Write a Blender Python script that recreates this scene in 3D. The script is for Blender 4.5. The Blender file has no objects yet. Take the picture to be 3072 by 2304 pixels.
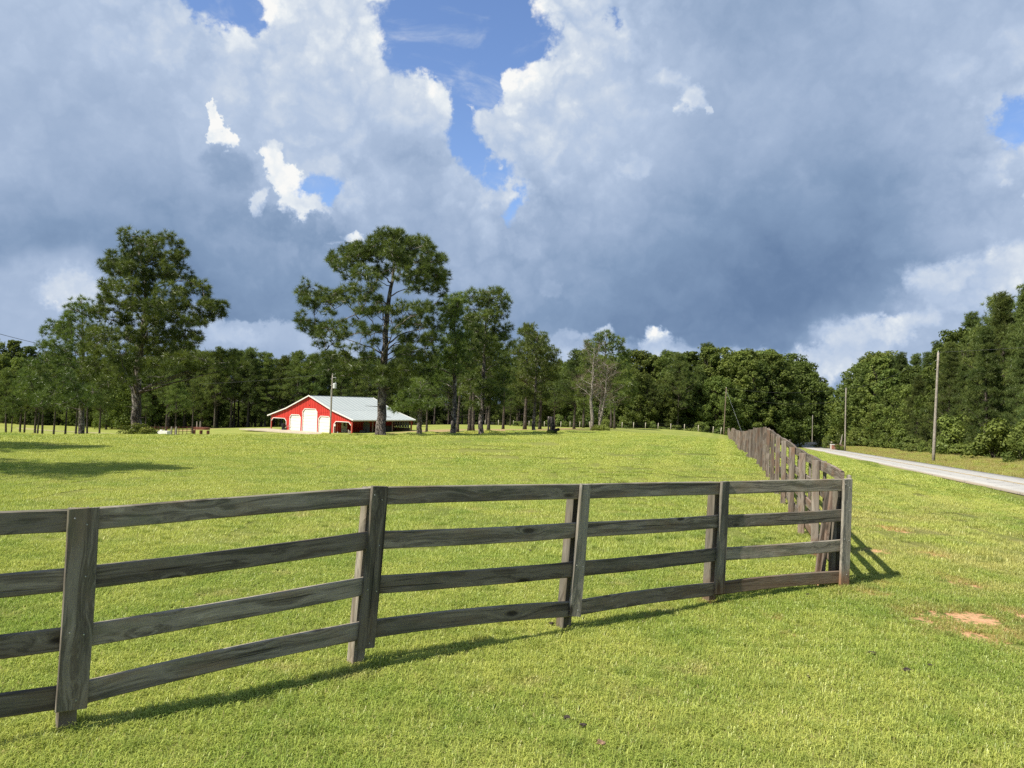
import bpy, math, random
import numpy as np
from mathutils import Vector, Matrix, Quaternion

random.seed(7)
rng = np.random.default_rng(11)
SC = bpy.context.scene
COL = SC.collection

# ------------------------------------------------------------------ camera, sky, sun, exposure
CAM_Z = 2.1
FPX = 2240.0                      # focal length in pixels of the 3072 px wide photograph
PITCH = math.atan(53.0 / FPX)
ROLL = math.radians(1.8)
SUN_EL, SUN_AZ = math.radians(50), math.radians(59.0)   # light travels towards this azimuth
EXPOSURE = 0.75
EF = 2.0 ** EXPOSURE

cam_data = bpy.data.cameras.new('camera')
cam_data.sensor_width = 36.0
cam_data.lens = 36.0 * FPX / 3072.0
cam_data.clip_start = 0.05
cam_data.clip_end = 6000
cam = bpy.data.objects.new('camera', cam_data)
COL.objects.link(cam)
CAM_R = Matrix.Rotation(math.radians(90) + PITCH, 3, 'X') @ Matrix.Rotation(ROLL, 3, 'Z')
cam.matrix_world = Matrix.Translation((0, 0, CAM_Z)) @ CAM_R.to_4x4()
SC.camera = cam
RM = np.array(CAM_R)

def ray(px, py):
    d = RM @ np.array([(px - 1536) / FPX, -(py - 1152) / FPX, -1.0])
    return d

def at(px, py, D):
    """point at forward distance D whose direction was measured in the photograph"""
    d = ray(px, py); d = d / d[1]
    return np.array([0, 0, CAM_Z]) + d * D

sun_data = bpy.data.lights.new('sun', 'SUN')
sun_data.energy = 4.6
sun_data.angle = math.radians(0.55)
sun_data.color = (1.0, 0.93, 0.80)
sun = bpy.data.objects.new('sun', sun_data)
COL.objects.link(sun)
LDIR = Vector((math.cos(SUN_EL) * math.sin(SUN_AZ), math.cos(SUN_EL) * math.cos(SUN_AZ), -math.sin(SUN_EL)))
sun.rotation_euler = LDIR.to_track_quat('-Z', 'Y').to_euler()
sun.location = (-30, -20, 60)

vs = SC.view_settings
SC.display_settings.display_device = 'sRGB'
vs.view_transform = 'Standard'
vs.look = 'None'
vs.exposure = EXPOSURE
vs.gamma = 1.0
vs.use_curve_mapping = False
SC.cycles.max_bounces = 7
SC.cycles.diffuse_bounces = 3
SC.cycles.transmission_bounces = 4
SC.cycles.transparent_max_bounces = 8
SC.cycles.use_denoising = False
SC.cycles.use_adaptive_sampling = True
SC.cycles.adaptive_threshold = 0.01

# ------------------------------------------------------------------ node helper
class NT:
    def __init__(s, tree):
        s.t = tree; s.n = tree.nodes; s.l = tree.links
    def new(s, typ, **kw):
        n = s.n.new(typ)
        for k, v in kw.items():
            setattr(n, k, v)
        return n
    def put(s, sock, v):
        if v is None: return
        if isinstance(v, bpy.types.NodeSocket): s.l.new(v, sock)
        else: sock.default_value = v
    def m(s, op, a, b=None, c=None, clamp=False):
        n = s.n.new('ShaderNodeMath'); n.operation = op; n.use_clamp = clamp
        s.put(n.inputs[0], a); s.put(n.inputs[1], b); s.put(n.inputs[2], c)
        return n.outputs[0]
    def v(s, op, a, b=None, c=None, scale=None):
        n = s.n.new('ShaderNodeVectorMath'); n.operation = op
        s.put(n.inputs[0], a); s.put(n.inputs[1], b)
        if c is not None: s.put(n.inputs[2], c)
        if scale is not None: s.put(n.inputs[3], scale)
        return n.outputs['Value'] if op in ('LENGTH', 'DISTANCE', 'DOT_PRODUCT') else n.outputs[0]
    def xyz(s, x, y, z):
        n = s.n.new('ShaderNodeCombineXYZ')
        s.put(n.inputs[0], x); s.put(n.inputs[1], y); s.put(n.inputs[2], z)
        return n.outputs[0]
    def sep(s, v):
        n = s.n.new('ShaderNodeSeparateXYZ'); s.put(n.inputs[0], v)
        return n.outputs[0], n.outputs[1], n.outputs[2]
    def noise(s, vec, scale, detail=4, rough=0.55, dist=0.0, col=False, lac=2.0):
        n = s.n.new('ShaderNodeTexNoise'); s.put(n.inputs['Vector'], vec)
        s.put(n.inputs['Scale'], scale); s.put(n.inputs['Detail'], detail)
        s.put(n.inputs['Roughness'], rough); s.put(n.inputs['Distortion'], dist)
        s.put(n.inputs['Lacunarity'], lac)
        return n.outputs['Color'] if col else n.outputs[0]
    def voro(s, vec, scale, feature='F1', rnd=1.0, smooth=None, out='Distance'):
        n = s.n.new('ShaderNodeTexVoronoi'); n.feature = feature
        s.put(n.inputs['Vector'], vec); s.put(n.inputs['Scale'], scale)
        s.put(n.inputs['Randomness'], rnd)
        if smooth is not None: s.put(n.inputs['Smoothness'], smooth)
        return n.outputs[out]
    def ramp(s, fac, stops, interp='LINEAR'):
        n = s.n.new('ShaderNodeValToRGB'); s.put(n.inputs[0], fac)
        cr = n.color_ramp; cr.interpolation = interp
        while len(cr.elements) > 1: cr.elements.remove(cr.elements[-1])
        for i, (p, c) in enumerate(stops):
            e = cr.elements[0] if i == 0 else cr.elements.new(p)
            e.position = p; e.color = tuple(c) + (1.0,) if len(c) == 3 else c
        return n.outputs[0]
    def mix(s, fac, a, b, mode='MIX'):
        n = s.n.new('ShaderNodeMix'); n.data_type = 'RGBA'; n.blend_type = mode
        s.put(n.inputs[0], fac)
        for sock, v in ((n.inputs[6], a), (n.inputs[7], b)):
            if isinstance(v, tuple) and len(v) == 3: v = v + (1.0,)
            s.put(sock, v)
        return n.outputs[2]
    def mixf(s, fac, a, b):
        n = s.n.new('ShaderNodeMix'); n.data_type = 'FLOAT'
        s.put(n.inputs[0], fac); s.put(n.inputs[2], a); s.put(n.inputs[3], b)
        return n.outputs[0]
    def sstep(s, x, lo, hi):
        n = s.n.new('ShaderNodeMapRange'); n.interpolation_type = 'SMOOTHSTEP'
        s.put(n.inputs[0], x); s.put(n.inputs[1], lo); s.put(n.inputs[2], hi)
        n.inputs[3].default_value = 0; n.inputs[4].default_value = 1
        return n.outputs[0]

def srgb(r, g, b):
    f = lambda c: (c / 255 / 12.92) if c <= 10 else ((c / 255 + 0.055) / 1.055) ** 2.4
    return (f(r), f(g), f(b))

# ------------------------------------------------------------------ world: clear-sky model seen between procedural storm clouds
def build_world():
    w = bpy.data.worlds.new('World'); SC.world = w; w.use_nodes = True
    t = w.node_tree; t.nodes.clear(); k = NT(t)
    sky = k.new('ShaderNodeTexSky'); sky.sky_type = 'NISHITA'; sky.sun_disc = False
    sky.sun_elevation = SUN_EL; sky.sun_rotation = math.atan2(-LDIR.x, -LDIR.y)
    sky.air_density = 1.0; sky.dust_density = 0.6; sky.ozone_density = 2.2
    d = k.v('NORMALIZE', k.new('ShaderNodeTexCoord').outputs['Generated'])
    x, y, z = k.sep(d)
    az = k.m('ARCTAN2', x, y)
    el = k.m('ARCSINE', z)
    VS = 1.0
    P = k.xyz(az, el, 0.0)                                   # azimuth / elevation, radians
    # cloud outlines: coarse drift + cauliflower puffs
    w1 = k.v('SUBTRACT', k.noise(d, 3.2, 5, 0.55, col=True), (0.5, 0.5, 0.5))
    w2 = k.v('SUBTRACT', k.noise(d, 14.0, 5, 0.62, col=True), (0.5, 0.5, 0.5))
    w3 = k.v('SUBTRACT', k.noise(d, 42.0, 6, 0.68, col=True), (0.5, 0.5, 0.5))
    PW = k.v('ADD', k.v('ADD', P, k.v('SCALE', w1, scale=0.085)), k.v('SCALE', w2, scale=0.055))
    PW = k.v('ADD', PW, k.v('SCALE', w3, scale=0.034))
    PS = k.v('ADD', k.v('ADD', P, k.v('SCALE', w1, scale=0.16)), k.v('SCALE', w2, scale=0.035))   # softer, larger drift for tones
    vd = k.v('ADD', d, k.v('SCALE', w2, scale=0.10))
    puff1 = k.voro(vd, 22.0, 'SMOOTH_F1', 1.0, 0.35)
    puff2 = k.voro(vd, 55.0, 'SMOOTH_F1', 1.0, 0.3)
    puff = k.m('ADD', k.m('MULTIPLY', puff1, 0.65), k.m('MULTIPLY', puff2, 0.35))     # 0 centre of puff .. ~.7 creases
    fb = k.noise(k.v('ADD', d, k.v('SCALE', w1, scale=0.15)), 6.0, 8, 0.58)
    def azel(px, py):                                        # direction measured in the photograph
        r = ray(px * 3072 / 2212, py * 3072 / 2212); r = r / np.linalg.norm(r)
        return math.atan2(r[0], r[1]), math.asin(r[2])
    S = 3072 / 2212 / FPX
    tones = TONES
    num = None; den = None
    for (px, py, L, rad) in tones:
        a, e = azel(px, py)
        dv = k.v('MULTIPLY', k.v('SUBTRACT', PS, (a, e, 0)), (0.8, 1.25, 0))
        q = k.v('DOT_PRODUCT', dv, dv)
        wgt = k.m('EXPONENT', k.m('MULTIPLY', q, -1.0 / (rad * S) ** 2))
        num = k.m('MULTIPLY_ADD', wgt, L, num if num is not None else 0.004 * 0.46)
        den = k.m('ADD', wgt, den if den is not None else 0.004)
    L = k.m('DIVIDE', num, den)
    L = k.m('ADD', L, k.m('MULTIPLY', k.m('SUBTRACT', fb, 0.5), 0.28))
    fb2 = k.noise(k.v('ADD', k.v('MULTIPLY', d, (1, 1, 1.7)), k.v('SCALE', w2, scale=0.12)), 17.0, 7, 0.6)
    L = k.m('ADD', L, k.m('MULTIPLY', k.m('SUBTRACT', fb2, 0.5), 0.10))
    L = k.m('ADD', L, k.m('MULTIPLY', k.m('SUBTRACT', 0.36, puff), 0.10))
    L = k.m('ADD', L, 0.045)
    # openings to the blue
    hole = None
    for (px, py, rx, ry) in HOLES:
        a, e = azel(px, py)
        dd = k.v('LENGTH', k.v('MULTIPLY', k.v('SUBTRACT', PW, (a, e, 0)), (1 / (rx * S), 1 / (ry * S), 0)))
        h = k.m('MULTIPLY', k.m('SUBTRACT', 1.0, dd), min(rx, ry) * S / 0.1)     # ~ signed distance, units of .1 rad
        hole = h if hole is None else k.m('MAXIMUM', hole, h)
    hole = k.m('SUBTRACT', hole, k.m('MULTIPLY', k.m('SUBTRACT', 0.45, puff), 0.26))
    # sunlit rims beside the openings
    rim = k.m('EXPONENT', k.m('MULTIPLY', k.m('MAXIMUM', k.m('MULTIPLY', hole, -1.0), 0.0), -2.0))
    relief = k.m('MULTIPLY', k.m('SUBTRACT', 0.34, puff), 0.38)
    L = k.m('ADD', L, k.m('MULTIPLY', rim, k.m('ADD', 0.16, relief)))
    bright_px = k.sstep(L, 0.5, 0.8)
    L = k.m('ADD', L, k.m('MULTIPLY', bright_px, k.m('MULTIPLY', relief, 0.5)))
    # separate banks of cloud with an edge of their own
    for (px, py, rx, ry, Lp, soft, op, rlf) in BANKS:
        a, e = azel(px, py)
        dd = k.v('LENGTH', k.v('MULTIPLY', k.v('SUBTRACT', PW, (a, e, 0)), (1 / (rx * S), 1 / (ry * S), 0)))
        dd = k.m('ADD', dd, k.m('MULTIPLY', puff, 0.35 * min(1, rlf * 3)))
        mk = k.sstep(dd, 1.0 + soft, 1.0 - soft)
        tgt = k.m('ADD', Lp, k.m('MULTIPLY', k.m('SUBTRACT', 0.4, puff), rlf))
        tgt = k.m('ADD', tgt, k.m('MULTIPLY', k.m('SUBTRACT', fb, 0.5), 0.14))
        L = k.mixf(k.m('MULTIPLY', mk, op), L, tgt)
    col = k.ramp(L, [(0.0, srgb(88, 114, 150)), (0.18, srgb(106, 131, 166)), (0.36, srgb(132, 156, 188)), (0.5, srgb(158, 178, 207)),
                     (0.65, srgb(182, 199, 224)), (0.8, srgb(206, 217, 232)), (0.93, srgb(232, 238, 243)), (1.0, srgb(250, 250, 248))])
    cloud = k.v('SCALE', col, scale=10.0 / EF)
    a_soft = k.sstep(hole, 0.07, -0.05)
    wisp = k.sstep(k.noise(k.v('MULTIPLY', d, (1, 1, 2.2)), 9.0, 7, 0.62, 0.6), 0.50, 0.78)
    a_soft = k.m('MAXIMUM', a_soft, k.m('MULTIPLY', wisp, 0.55))
    # fade clouds out below the horizon so that the model sky and ground light meet there
    nis = k.v('MULTIPLY', sky.outputs[0], (0.90, 0.96, 1.12))
    fin = k.mix(a_soft, nis, cloud)
    bg = k.new('ShaderNodeBackground'); k.put(bg.inputs[0], fin); bg.inputs[1].default_value = 0.1
    out = k.new('ShaderNodeOutputWorld'); k.l.new(bg.outputs[0], out.inputs[0])
    w.cycles.sampling_method = 'MANUAL'; w.cycles.sample_map_resolution = 512

# tone of the cloud deck: (x, y, brightness, reach) measured at 2212 px width
TONES = [
 (60,70,.64,120),(100,200,.56,110),(300,90,.62,110),(300,230,.52,100),(480,120,.66,80),(640,70,.74,80),(560,200,.66,90),(760,150,.70,90),
 (840,80,.84,60),(960,200,.76,50),(900,260,.68,70),(700,280,.62,80),(760,350,.54,60),(880,360,.47,70),(460,320,.54,80),(150,330,.50,110),
 (30,330,.60,60),(60,430,.47,80),(250,420,.46,100),(400,420,.46,70),(120,540,.27,90),(300,520,.32,90),(470,500,.34,80),(440,620,.22,90),(560,560,.30,80),
 (620,660,.26,90),(680,500,.38,70),(800,440,.52,70),(930,450,.46,60),(900,330,.45,60),(1000,400,.62,50),(1060,420,.66,45),(1050,500,.45,80),
 (1180,120,.84,60),(1180,60,.80,50),(1260,60,.74,60),(1250,160,.80,60),(1100,240,.78,60),(1060,310,.70,60),(1200,280,.68,80),(1320,250,.68,80),(1440,180,.62,60),
 (1350,350,.62,70),(1200,400,.54,70),(1120,480,.46,70),(1150,600,.42,80),(1280,480,.48,80),(1280,620,.36,80),(1120,700,.36,80),
 (1400,60,.52,80),(1540,70,.40,100),(1560,180,.46,80),(1600,280,.50,90),(1500,400,.46,90),(1700,120,.46,110),(1740,300,.44,110),(1850,180,.48,100),
 (1700,430,.34,100),(1600,520,.28,100),(1480,560,.30,90),(1850,420,.36,100),(1750,580,.13,110),(1600,620,.16,90),(1900,600,.16,100),(1450,650,.20,90),(1700,670,.18,80),(1330,690,.24,80),
 (1860,520,.24,90),(2000,90,.52,110),(2150,60,.60,110),(2120,220,.58,90),(2000,300,.50,90),(2100,400,.52,90),(2190,330,.68,60),(2050,500,.42,80),(2180,480,.60,60),(2020,620,.34,80),
 (2150,540,.60,50),(2100,640,.62,60),(1950,690,.50,60),(2000,740,.60,60),(1800,720,.42,60),(1550,720,.38,70),(60,640,.62,50),(160,640,.66,50),
]
HOLES = [ (495,12,70,42),(545,40,30,28),(1010,60,190,110),(930,20,60,60),(1040,170,85,70),(1010,130,70,60),(1000,250,32,60),(990,310,34,40),(1010,345,30,26),(1060,385,30,16),(1100,430,16,26),
 (690,398,34,24),(720,415,22,18),(2195,262,26,38),(1335,65,12,10) ]
# (x, y, rx, ry, brightness, edge softness, opacity, relief)
BANKS = [
 (120,672,150,62,.62,.12,1,.12), (60,690,260,75,.56,.10,.8,.1), (150,650,60,34,.86,.3,.8,.5),
 (560,735,240,62,.60,.12,.9,.15), (530,712,60,20,.74,.5,.7,.3), (640,760,90,40,.56,.4,.6,.2),
 (487,292,74,66,.66,.5,.55,.2), (640,400,96,84,.66,.45,.45,.2),
 (478,278,16,42,1.0,.12,1,.4), (497,303,32,26,1.02,.12,1,.4), (466,240,6,20,.95,.3,1,.2),
 (585,350,30,44,.98,.12,1,.3), (620,390,48,36,.97,.12,1,.3), (655,440,40,36,.97,.14,1,.3), (560,440,22,34,.88,.2,.9,.3),(690,440,40,24,.9,.3,.8,.4),(592,310,22,12,.9,.3,.8,.3),
 (765,512,26,18,.98,.2,1,.3),(735,528,14,10,.9,.3,.8,.3),
 (492,372,50,46,.44,.3,.8,.2),(600,486,62,40,.40,.25,.9,.25),(700,508,60,42,.40,.25,.9,.25),
 (1205,115,52,78,.90,.25,.85,.5),(1160,80,24,26,.92,.25,.8,.5),(835,75,52,62,.84,.25,.8,.5),(880,120,26,46,.80,.25,.7,.5),
 (1480,235,26,36,.92,.35,.85,.5),(1440,205,34,22,.84,.5,.7,.5),(1375,365,40,26,.74,.35,.8,.4),(1500,270,10,20,.95,.3,.8,.3),
 (1055,270,50,36,.80,.3,.6,.4),(1055,415,40,22,.80,.3,.7,.4),
 (1200,630,26,26,.54,.3,.8,.3),(1410,750,48,52,.96,.16,1,.7),(1300,715,20,12,.86,.4,.8,.3),
 (1260,745,120,26,.60,.3,.8,.3),(1330,790,260,50,.72,.3,.9,.3),(1560,742,240,24,.60,.35,.8,.3),(1640,765,240,26,.80,.35,.9,.3),(1790,765,90,36,.92,.3,.9,.5),(1740,790,60,30,.88,.3,.8,.4),
 (1900,715,120,34,.72,.4,.8,.4),(1940,708,80,24,.88,.4,.8,.5),(1990,690,50,16,.88,.4,.7,.4),(1860,745,80,24,.78,.4,.8,.3),(2180,585,90,56,.97,.3,.9,.5),(2090,605,80,34,.84,.35,.8,.5),(2070,650,90,40,.74,.4,.8,.4),
 (2205,450,14,24,.92,.3,.8,.4),(2160,405,16,8,.78,.5,.7,.3),(2180,295,22,8,.85,.4,.8,.3),(2175,215,30,20,.74,.5,.7,.3),
 (35,350,52,36,.60,.35,.6,.2),(90,385,40,26,.56,.4,.5,.2),
]
build_world()
# ------------------------------------------------------------------ mesh helpers
def tagit(o, label=None, cat=None, group=None, kind=None):
    if label: o['label'] = label
    if cat: o['category'] = cat
    if group: o['group'] = group
    if kind: o['kind'] = kind
    return o

class G:
    """collects vertices and faces; build() links them as one mesh object"""
    def __init__(s):
        s.V = []; s.F = []; s.n = 0; s.A = []; s.M = []
    def add(s, v, f, att=None, mi=0):
        v = np.asarray(v, dtype=np.float64).reshape(-1, 3)
        for ff in f:
            ff = np.asarray(ff, dtype=np.int64)
            if ff.ndim == 1: ff = ff[None]
            s.F.append(ff + s.n); s.M.append(np.full(len(ff), mi))
        s.V.append(v); s.n += len(v)
        s.A.append(np.full(len(v), 0.5) if att is None else np.broadcast_to(np.asarray(att, float), (len(v),)).copy())
    def box(s, x0, x1, y0, y1, z0, z1, mi=0):
        v = [(x, y, z) for z in (z0, z1) for y in (y0, y1) for x in (x0, x1)]
        s.add(v, [np.array([(0, 2, 3, 1), (4, 5, 7, 6), (0, 1, 5, 4), (2, 6, 7, 3), (0, 4, 6, 2), (1, 3, 7, 5)])], mi=mi)
    def obox(s, c, X, Y, Z, mi=0):
        c, X, Y, Z = map(np.array, (c, X, Y, Z))
        v = [c + a * X + b * Y + e * Z for e in (-1, 1) for b in (-1, 1) for a in (-1, 1)]
        s.add(v, [np.array([(0, 2, 3, 1), (4, 5, 7, 6), (0, 1, 5, 4), (2, 6, 7, 3), (0, 4, 6, 2), (1, 3, 7, 5)])], mi=mi)
    def tube(s, pts, rad, sides=6, cap=True, att=0.5, rough=0.0):
        pts = np.asarray(pts, float); n = len(pts)
        rad = np.broadcast_to(np.asarray(rad, float), (n,))
        tan = np.gradient(pts, axis=0); tan /= np.linalg.norm(tan, axis=1)[:, None] + 1e-9
        ref = np.array([0.0, 0, 1]) if abs(tan[0][2]) < 0.9 else np.array([1.0, 0, 0])
        a = np.linspace(0, 2 * np.pi, sides, endpoint=False)
        V = np.zeros((n, sides, 3))
        for i in range(n):
            u = np.cross(tan[i], ref); u /= np.linalg.norm(u) + 1e-9
            w = np.cross(tan[i], u); ref = np.cross(u, tan[i])
            r = rad[i] * (1 + rough * (rng.random(sides) - 0.5))
            V[i] = pts[i] + (np.cos(a) * r)[:, None] * u + (np.sin(a) * r)[:, None] * w
        idx = np.arange(n * sides).reshape(n, sides)
        q = np.stack([idx[:-1], np.roll(idx[:-1], -1, 1), np.roll(idx[1:], -1, 1), idx[1:]], -1).reshape(-1, 4)
        s.add(V.reshape(-1, 3), [q] + ([idx[0][::-1], idx[-1]] if cap else []), att)
    def mesh(s, name, mats, smooth=False, attname=None):
        me = bpy.data.meshes.new(name)
        V = np.concatenate(s.V); me.vertices.add(len(V)); me.vertices.foreach_set('co', V.ravel())
        tot = np.concatenate([np.full(len(f), f.shape[1]) for f in s.F])
        loops = np.concatenate([f.ravel() for f in s.F]); mi = np.concatenate(s.M)
        start = np.concatenate([[0], np.cumsum(tot)[:-1]])
        me.loops.add(len(loops)); me.loops.foreach_set('vertex_index', loops.astype(np.int32))
        me.polygons.add(len(tot)); me.polygons.foreach_set('loop_start', start.astype(np.int32))
        me.polygons.foreach_set('material_index', mi.astype(np.int32))
        me.polygons.foreach_set('use_smooth', np.full(len(tot), bool(smooth)))
        if not isinstance(mats, (list, tuple)): mats = [mats]
        for m in mats: me.materials.append(m)
        if attname:
            at_ = me.attributes.new(attname, 'FLOAT', 'POINT'); at_.data.foreach_set('value', np.concatenate(s.A).astype(np.float32))
        me.update(calc_edges=True); me.validate(verbose=False)
        return me
    def build(s, name, mats, parent=None, smooth=False, attname=None, loc=None):
        return link(name, s.mesh(name, mats, smooth, attname), parent, loc)

def link(name, data, parent=None, loc=None, mat=None):
    o = bpy.data.objects.new(name, data); COL.objects.link(o)
    if parent: o.parent = parent
    if loc is not None: o.location = loc
    if mat is not None: o.matrix_local = mat
    return o

def empty(name, loc, label, cat, group=None, rz=0.0, sc=1.0):
    o = bpy.data.objects.new(name, None); COL.objects.link(o)
    o.location = loc; o.rotation_euler = (0, 0, rz); o.scale = (sc, sc, sc); o.empty_display_size = 0.3
    return tagit(o, label, cat, group)

# ------------------------------------------------------------------ terrain height
def zr(y): return -0.18 - 0.0357 * y
FX0, FY0, FSL = 3.90, 8.75, 0.281                 # corner post and run of the roadside fence
def fence_x(y): return FX0 + FSL * (y - FY0)
_c = []
for p in [(0,0,0),(-8,0,0),(7,0,-.05),(-12,-14,0),(12,-14,-.1),(0,-14,0),(-6,5,0),(-20,6,0.05),(-40,5,.1),(-2.6,4.58,0),(-1.1,5.79,.04),(.58,6.88,.02),(2.22,8.05,.03),
          (3.9,8.7,.06),(6,12,.1),(11,14,-.22),(8,4,-.05),(-13,20,-.02),(3,20,.05),(-20,30,-.1),(0,30,-.02),(9,30,.08),(9,40,.0),(-40,26,0.),
          (13,21,-.42),(17,30,-.85),(19,35,-1.02),(25,60,-1.95),(34,100,-3.1),(-12,40,-.22),
          # beyond the brow on the left
          (-41,60,-2.5),(-55,80,-3.9),(-75,110,-5.5),(-89,130,-6.25),(-137,200,-8.3),(-27.7,60,-1.9),(-37,80,-3.1),(-51,110,-4.7),(-60,130,-5.4),(-80,190,-7.2),
          (-14.4,60,-1.3),(-19,80,-2.4),(-24,100,-3.4),(-28,115,-3.9),(-34,126,-4.0),(-30,140,-4.05),(-46,140,-4.2),(-18,130,-3.6),(-45,190,-5.8),
          (-7.5,60,-1.0),(-7.4,70,-1.2),(-10.5,100,-2.0),(-14,150,-3.2),(-8,190,-4.0),
          (0.5,60,-.42),(2.5,85,-1.14),(1.7,105,-1.7),(6.7,155,-3.0),(8.5,80,-.74),(24,150,-2.5),(36,133,-2.4),(12,75,-.65),(18,110,-1.6),(32,170,-3.4),(0,200,-4.4),(50,200,-5.5),
          (-230,270,4),(-190,240,-3),(-120,260,-8),(-60,260,-7.5),(-260,330,14),(-120,420,-6),(0,420,-6),(200,420,-6),(-400,420,4),(420,420,-2),
          (-120,90,-6),(-160,150,-8)]:
    _c.append(p)
_c += [tuple(at(*q)) for q in [(0,1308,42),(500,1308.5,45),(1000,1309,48),(1250,1308,50),(1450,1306,55)]]
for D, z in [(10.4,.04),(12,.05),(14,.05),(16,.1),(18.5,.12),(23,.19),(27.5,.07),(33,-.15),(40,-.43),(60,-1.0),(92,-1.72),(141,-3.04)]:
    _c.append((fence_x(D), D, z))
for D in (-25, 0, 14, 35, 60, 90, 120, 147, 180, 215, 250, 300):
    _c += [(12.7+.316*D, D, zr(D)), (19+.316*D, D, zr(D)), (27+.316*D, D, zr(D)+.55), (50+.316*D, D, zr(D)+1.8)]
_c = np.array(_c)
def _warp(x, y):
    yy = np.clip(y, -25, 650) + 40
    return np.stack([np.clip(x / yy, -2.2, 2.2) * 1.6, np.log(yy) * 1.3], -1)
_cw = _warp(_c[:, 0], _c[:, 1])
def _phi(r2): return r2 * np.log(r2 + 1e-12) * 0.5
def _tps_fit():
    n = len(_cw); d2 = ((_cw[:, None] - _cw[None]) ** 2).sum(-1)
    K = _phi(d2) + np.eye(n) * 2e-4
    P = np.concatenate([np.ones((n, 1)), _cw], 1)
    A = np.zeros((n + 3, n + 3)); A[:n, :n] = K; A[:n, n:] = P; A[n:, :n] = P.T
    return np.linalg.solve(A, np.concatenate([_c[:, 2], np.zeros(3)]))
_w = _tps_fit()
ROAD_C, ROAD_HALF, ROAD_SL = 15.85, 3.0, .316
def road_path():
    pts = [(ROAD_C + ROAD_SL * y, y, zr(y)) for y in np.linspace(-60, 222, 95)]
    x, y, z = pts[-1]; ang = math.atan(ROAD_SL)
    for i in range(60):
        ang += 0.042 if i < 26 else (-0.01 if i < 40 else 0); x += 3 * math.sin(ang); y += 3 * math.cos(ang); z += -0.05 if i < 8 else .03
        pts.append((x, y, z))
    return np.array(pts)
ROAD = road_path()
def HZ(x, y, road=True):
    x = np.atleast_1d(np.asarray(x, float)); y = np.atleast_1d(np.asarray(y, float))
    q = _warp(x, y); out = np.zeros(len(x)); n = len(_cw)
    for i in range(0, len(x), 20000):
        d2 = ((q[i:i+20000, None] - _cw[None]) ** 2).sum(-1)
        out[i:i+20000] = _phi(d2) @ _w[:n] + _w[n] + q[i:i+20000] @ _w[n+1:]
    out += 0.02 * np.sin(x * .9 + y * .35) * np.cos(y * .7 - x * .2) * np.clip(1 - np.abs(y) / 60, 0, 1)
    if road:
        sel = (x > 0) & (y > -65) & (y < 420)
        if sel.any():
            xs, ys = x[sel], y[sel]
            d = np.full(len(xs), 1e9); zz = np.zeros(len(xs))
            for a, b in zip(ROAD[:-1], ROAD[1:]):
                ab = b[:2] - a[:2]; L2 = ab @ ab
                t = np.clip(((xs - a[0]) * ab[0] + (ys - a[1]) * ab[1]) / L2, 0, 1)
                dd = np.hypot(xs - a[0] - t * ab[0], ys - a[1] - t * ab[1])
                m = dd < d; d[m] = dd[m]; zz[m] = (a[2] + t * (b[2] - a[2]))[m]
            t = np.clip((d - ROAD_HALF - .9) / 5.0, 0, 1); t = t * t * (3 - 2 * t)
            lower = np.where(d < ROAD_HALF + .25, .11, .03)
            out[sel] = (zz - lower) * (1 - t) + out[sel] * t
    return out
def hz(x, y): return float(HZ(x, y)[0])
def ground_hit(px, py, D0=2.0, D1=400):
    Ds = np.geomspace(D0, D1, 500); d = ray(px, py); d = d / d[1]
    X = d[0] * Ds; Z = CAM_Z + d[2] * Ds; h = HZ(X, Ds)
    i = int(np.argmax(Z < h)) if (Z < h).any() else len(Ds) - 1
    return np.array([X[i], Ds[i], h[i]])

# ------------------------------------------------------------------ materials
def new_mat(name):
    m = bpy.data.materials.new(name); m.use_nodes = True
    t = m.node_tree; t.nodes.clear(); k = NT(t)
    out = k.new('ShaderNodeOutputMaterial')
    return m, k, out
def principled(k, out, col, rough=0.8, spec=0.3, metal=0.0, bump=None, bstr=0.3, bdist=0.01):
    p = k.new('ShaderNodeBsdfPrincipled')
    if isinstance(col, tuple) and len(col) == 3: col = col + (1.0,)
    k.put(p.inputs['Base Color'], col); k.put(p.inputs['Roughness'], rough); k.put(p.inputs['Specular IOR Level'], spec); k.put(p.inputs['Metallic'], metal)
    if bump is not None:
        b = k.new('ShaderNodeBump'); b.inputs['Strength'].default_value = bstr; b.inputs['Distance'].default_value = bdist
        k.put(b.inputs['Height'], bump); k.l.new(b.outputs[0], p.inputs['Normal'])
    k.l.new(p.outputs[0], out.inputs[0])
    return p
def plain(name, col, rough=0.7, spec=0.3, metal=0.0, var=0.25, scale=3.0):
    m, k, out = new_mat(name)
    pos = k.new('ShaderNodeTexCoord').outputs['Object']
    n = k.noise(pos, scale, 5, 0.6)
    c = k.mix(k.sstep(n, 0.3, 0.7), tuple(v * (1 - var) for v in col), tuple(min(1, v * (1 + var)) for v in col))
    principled(k, out, c, rough, spec, metal, bump=k.noise(pos, scale * 12, 3), bstr=0.15)
    return m

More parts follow.
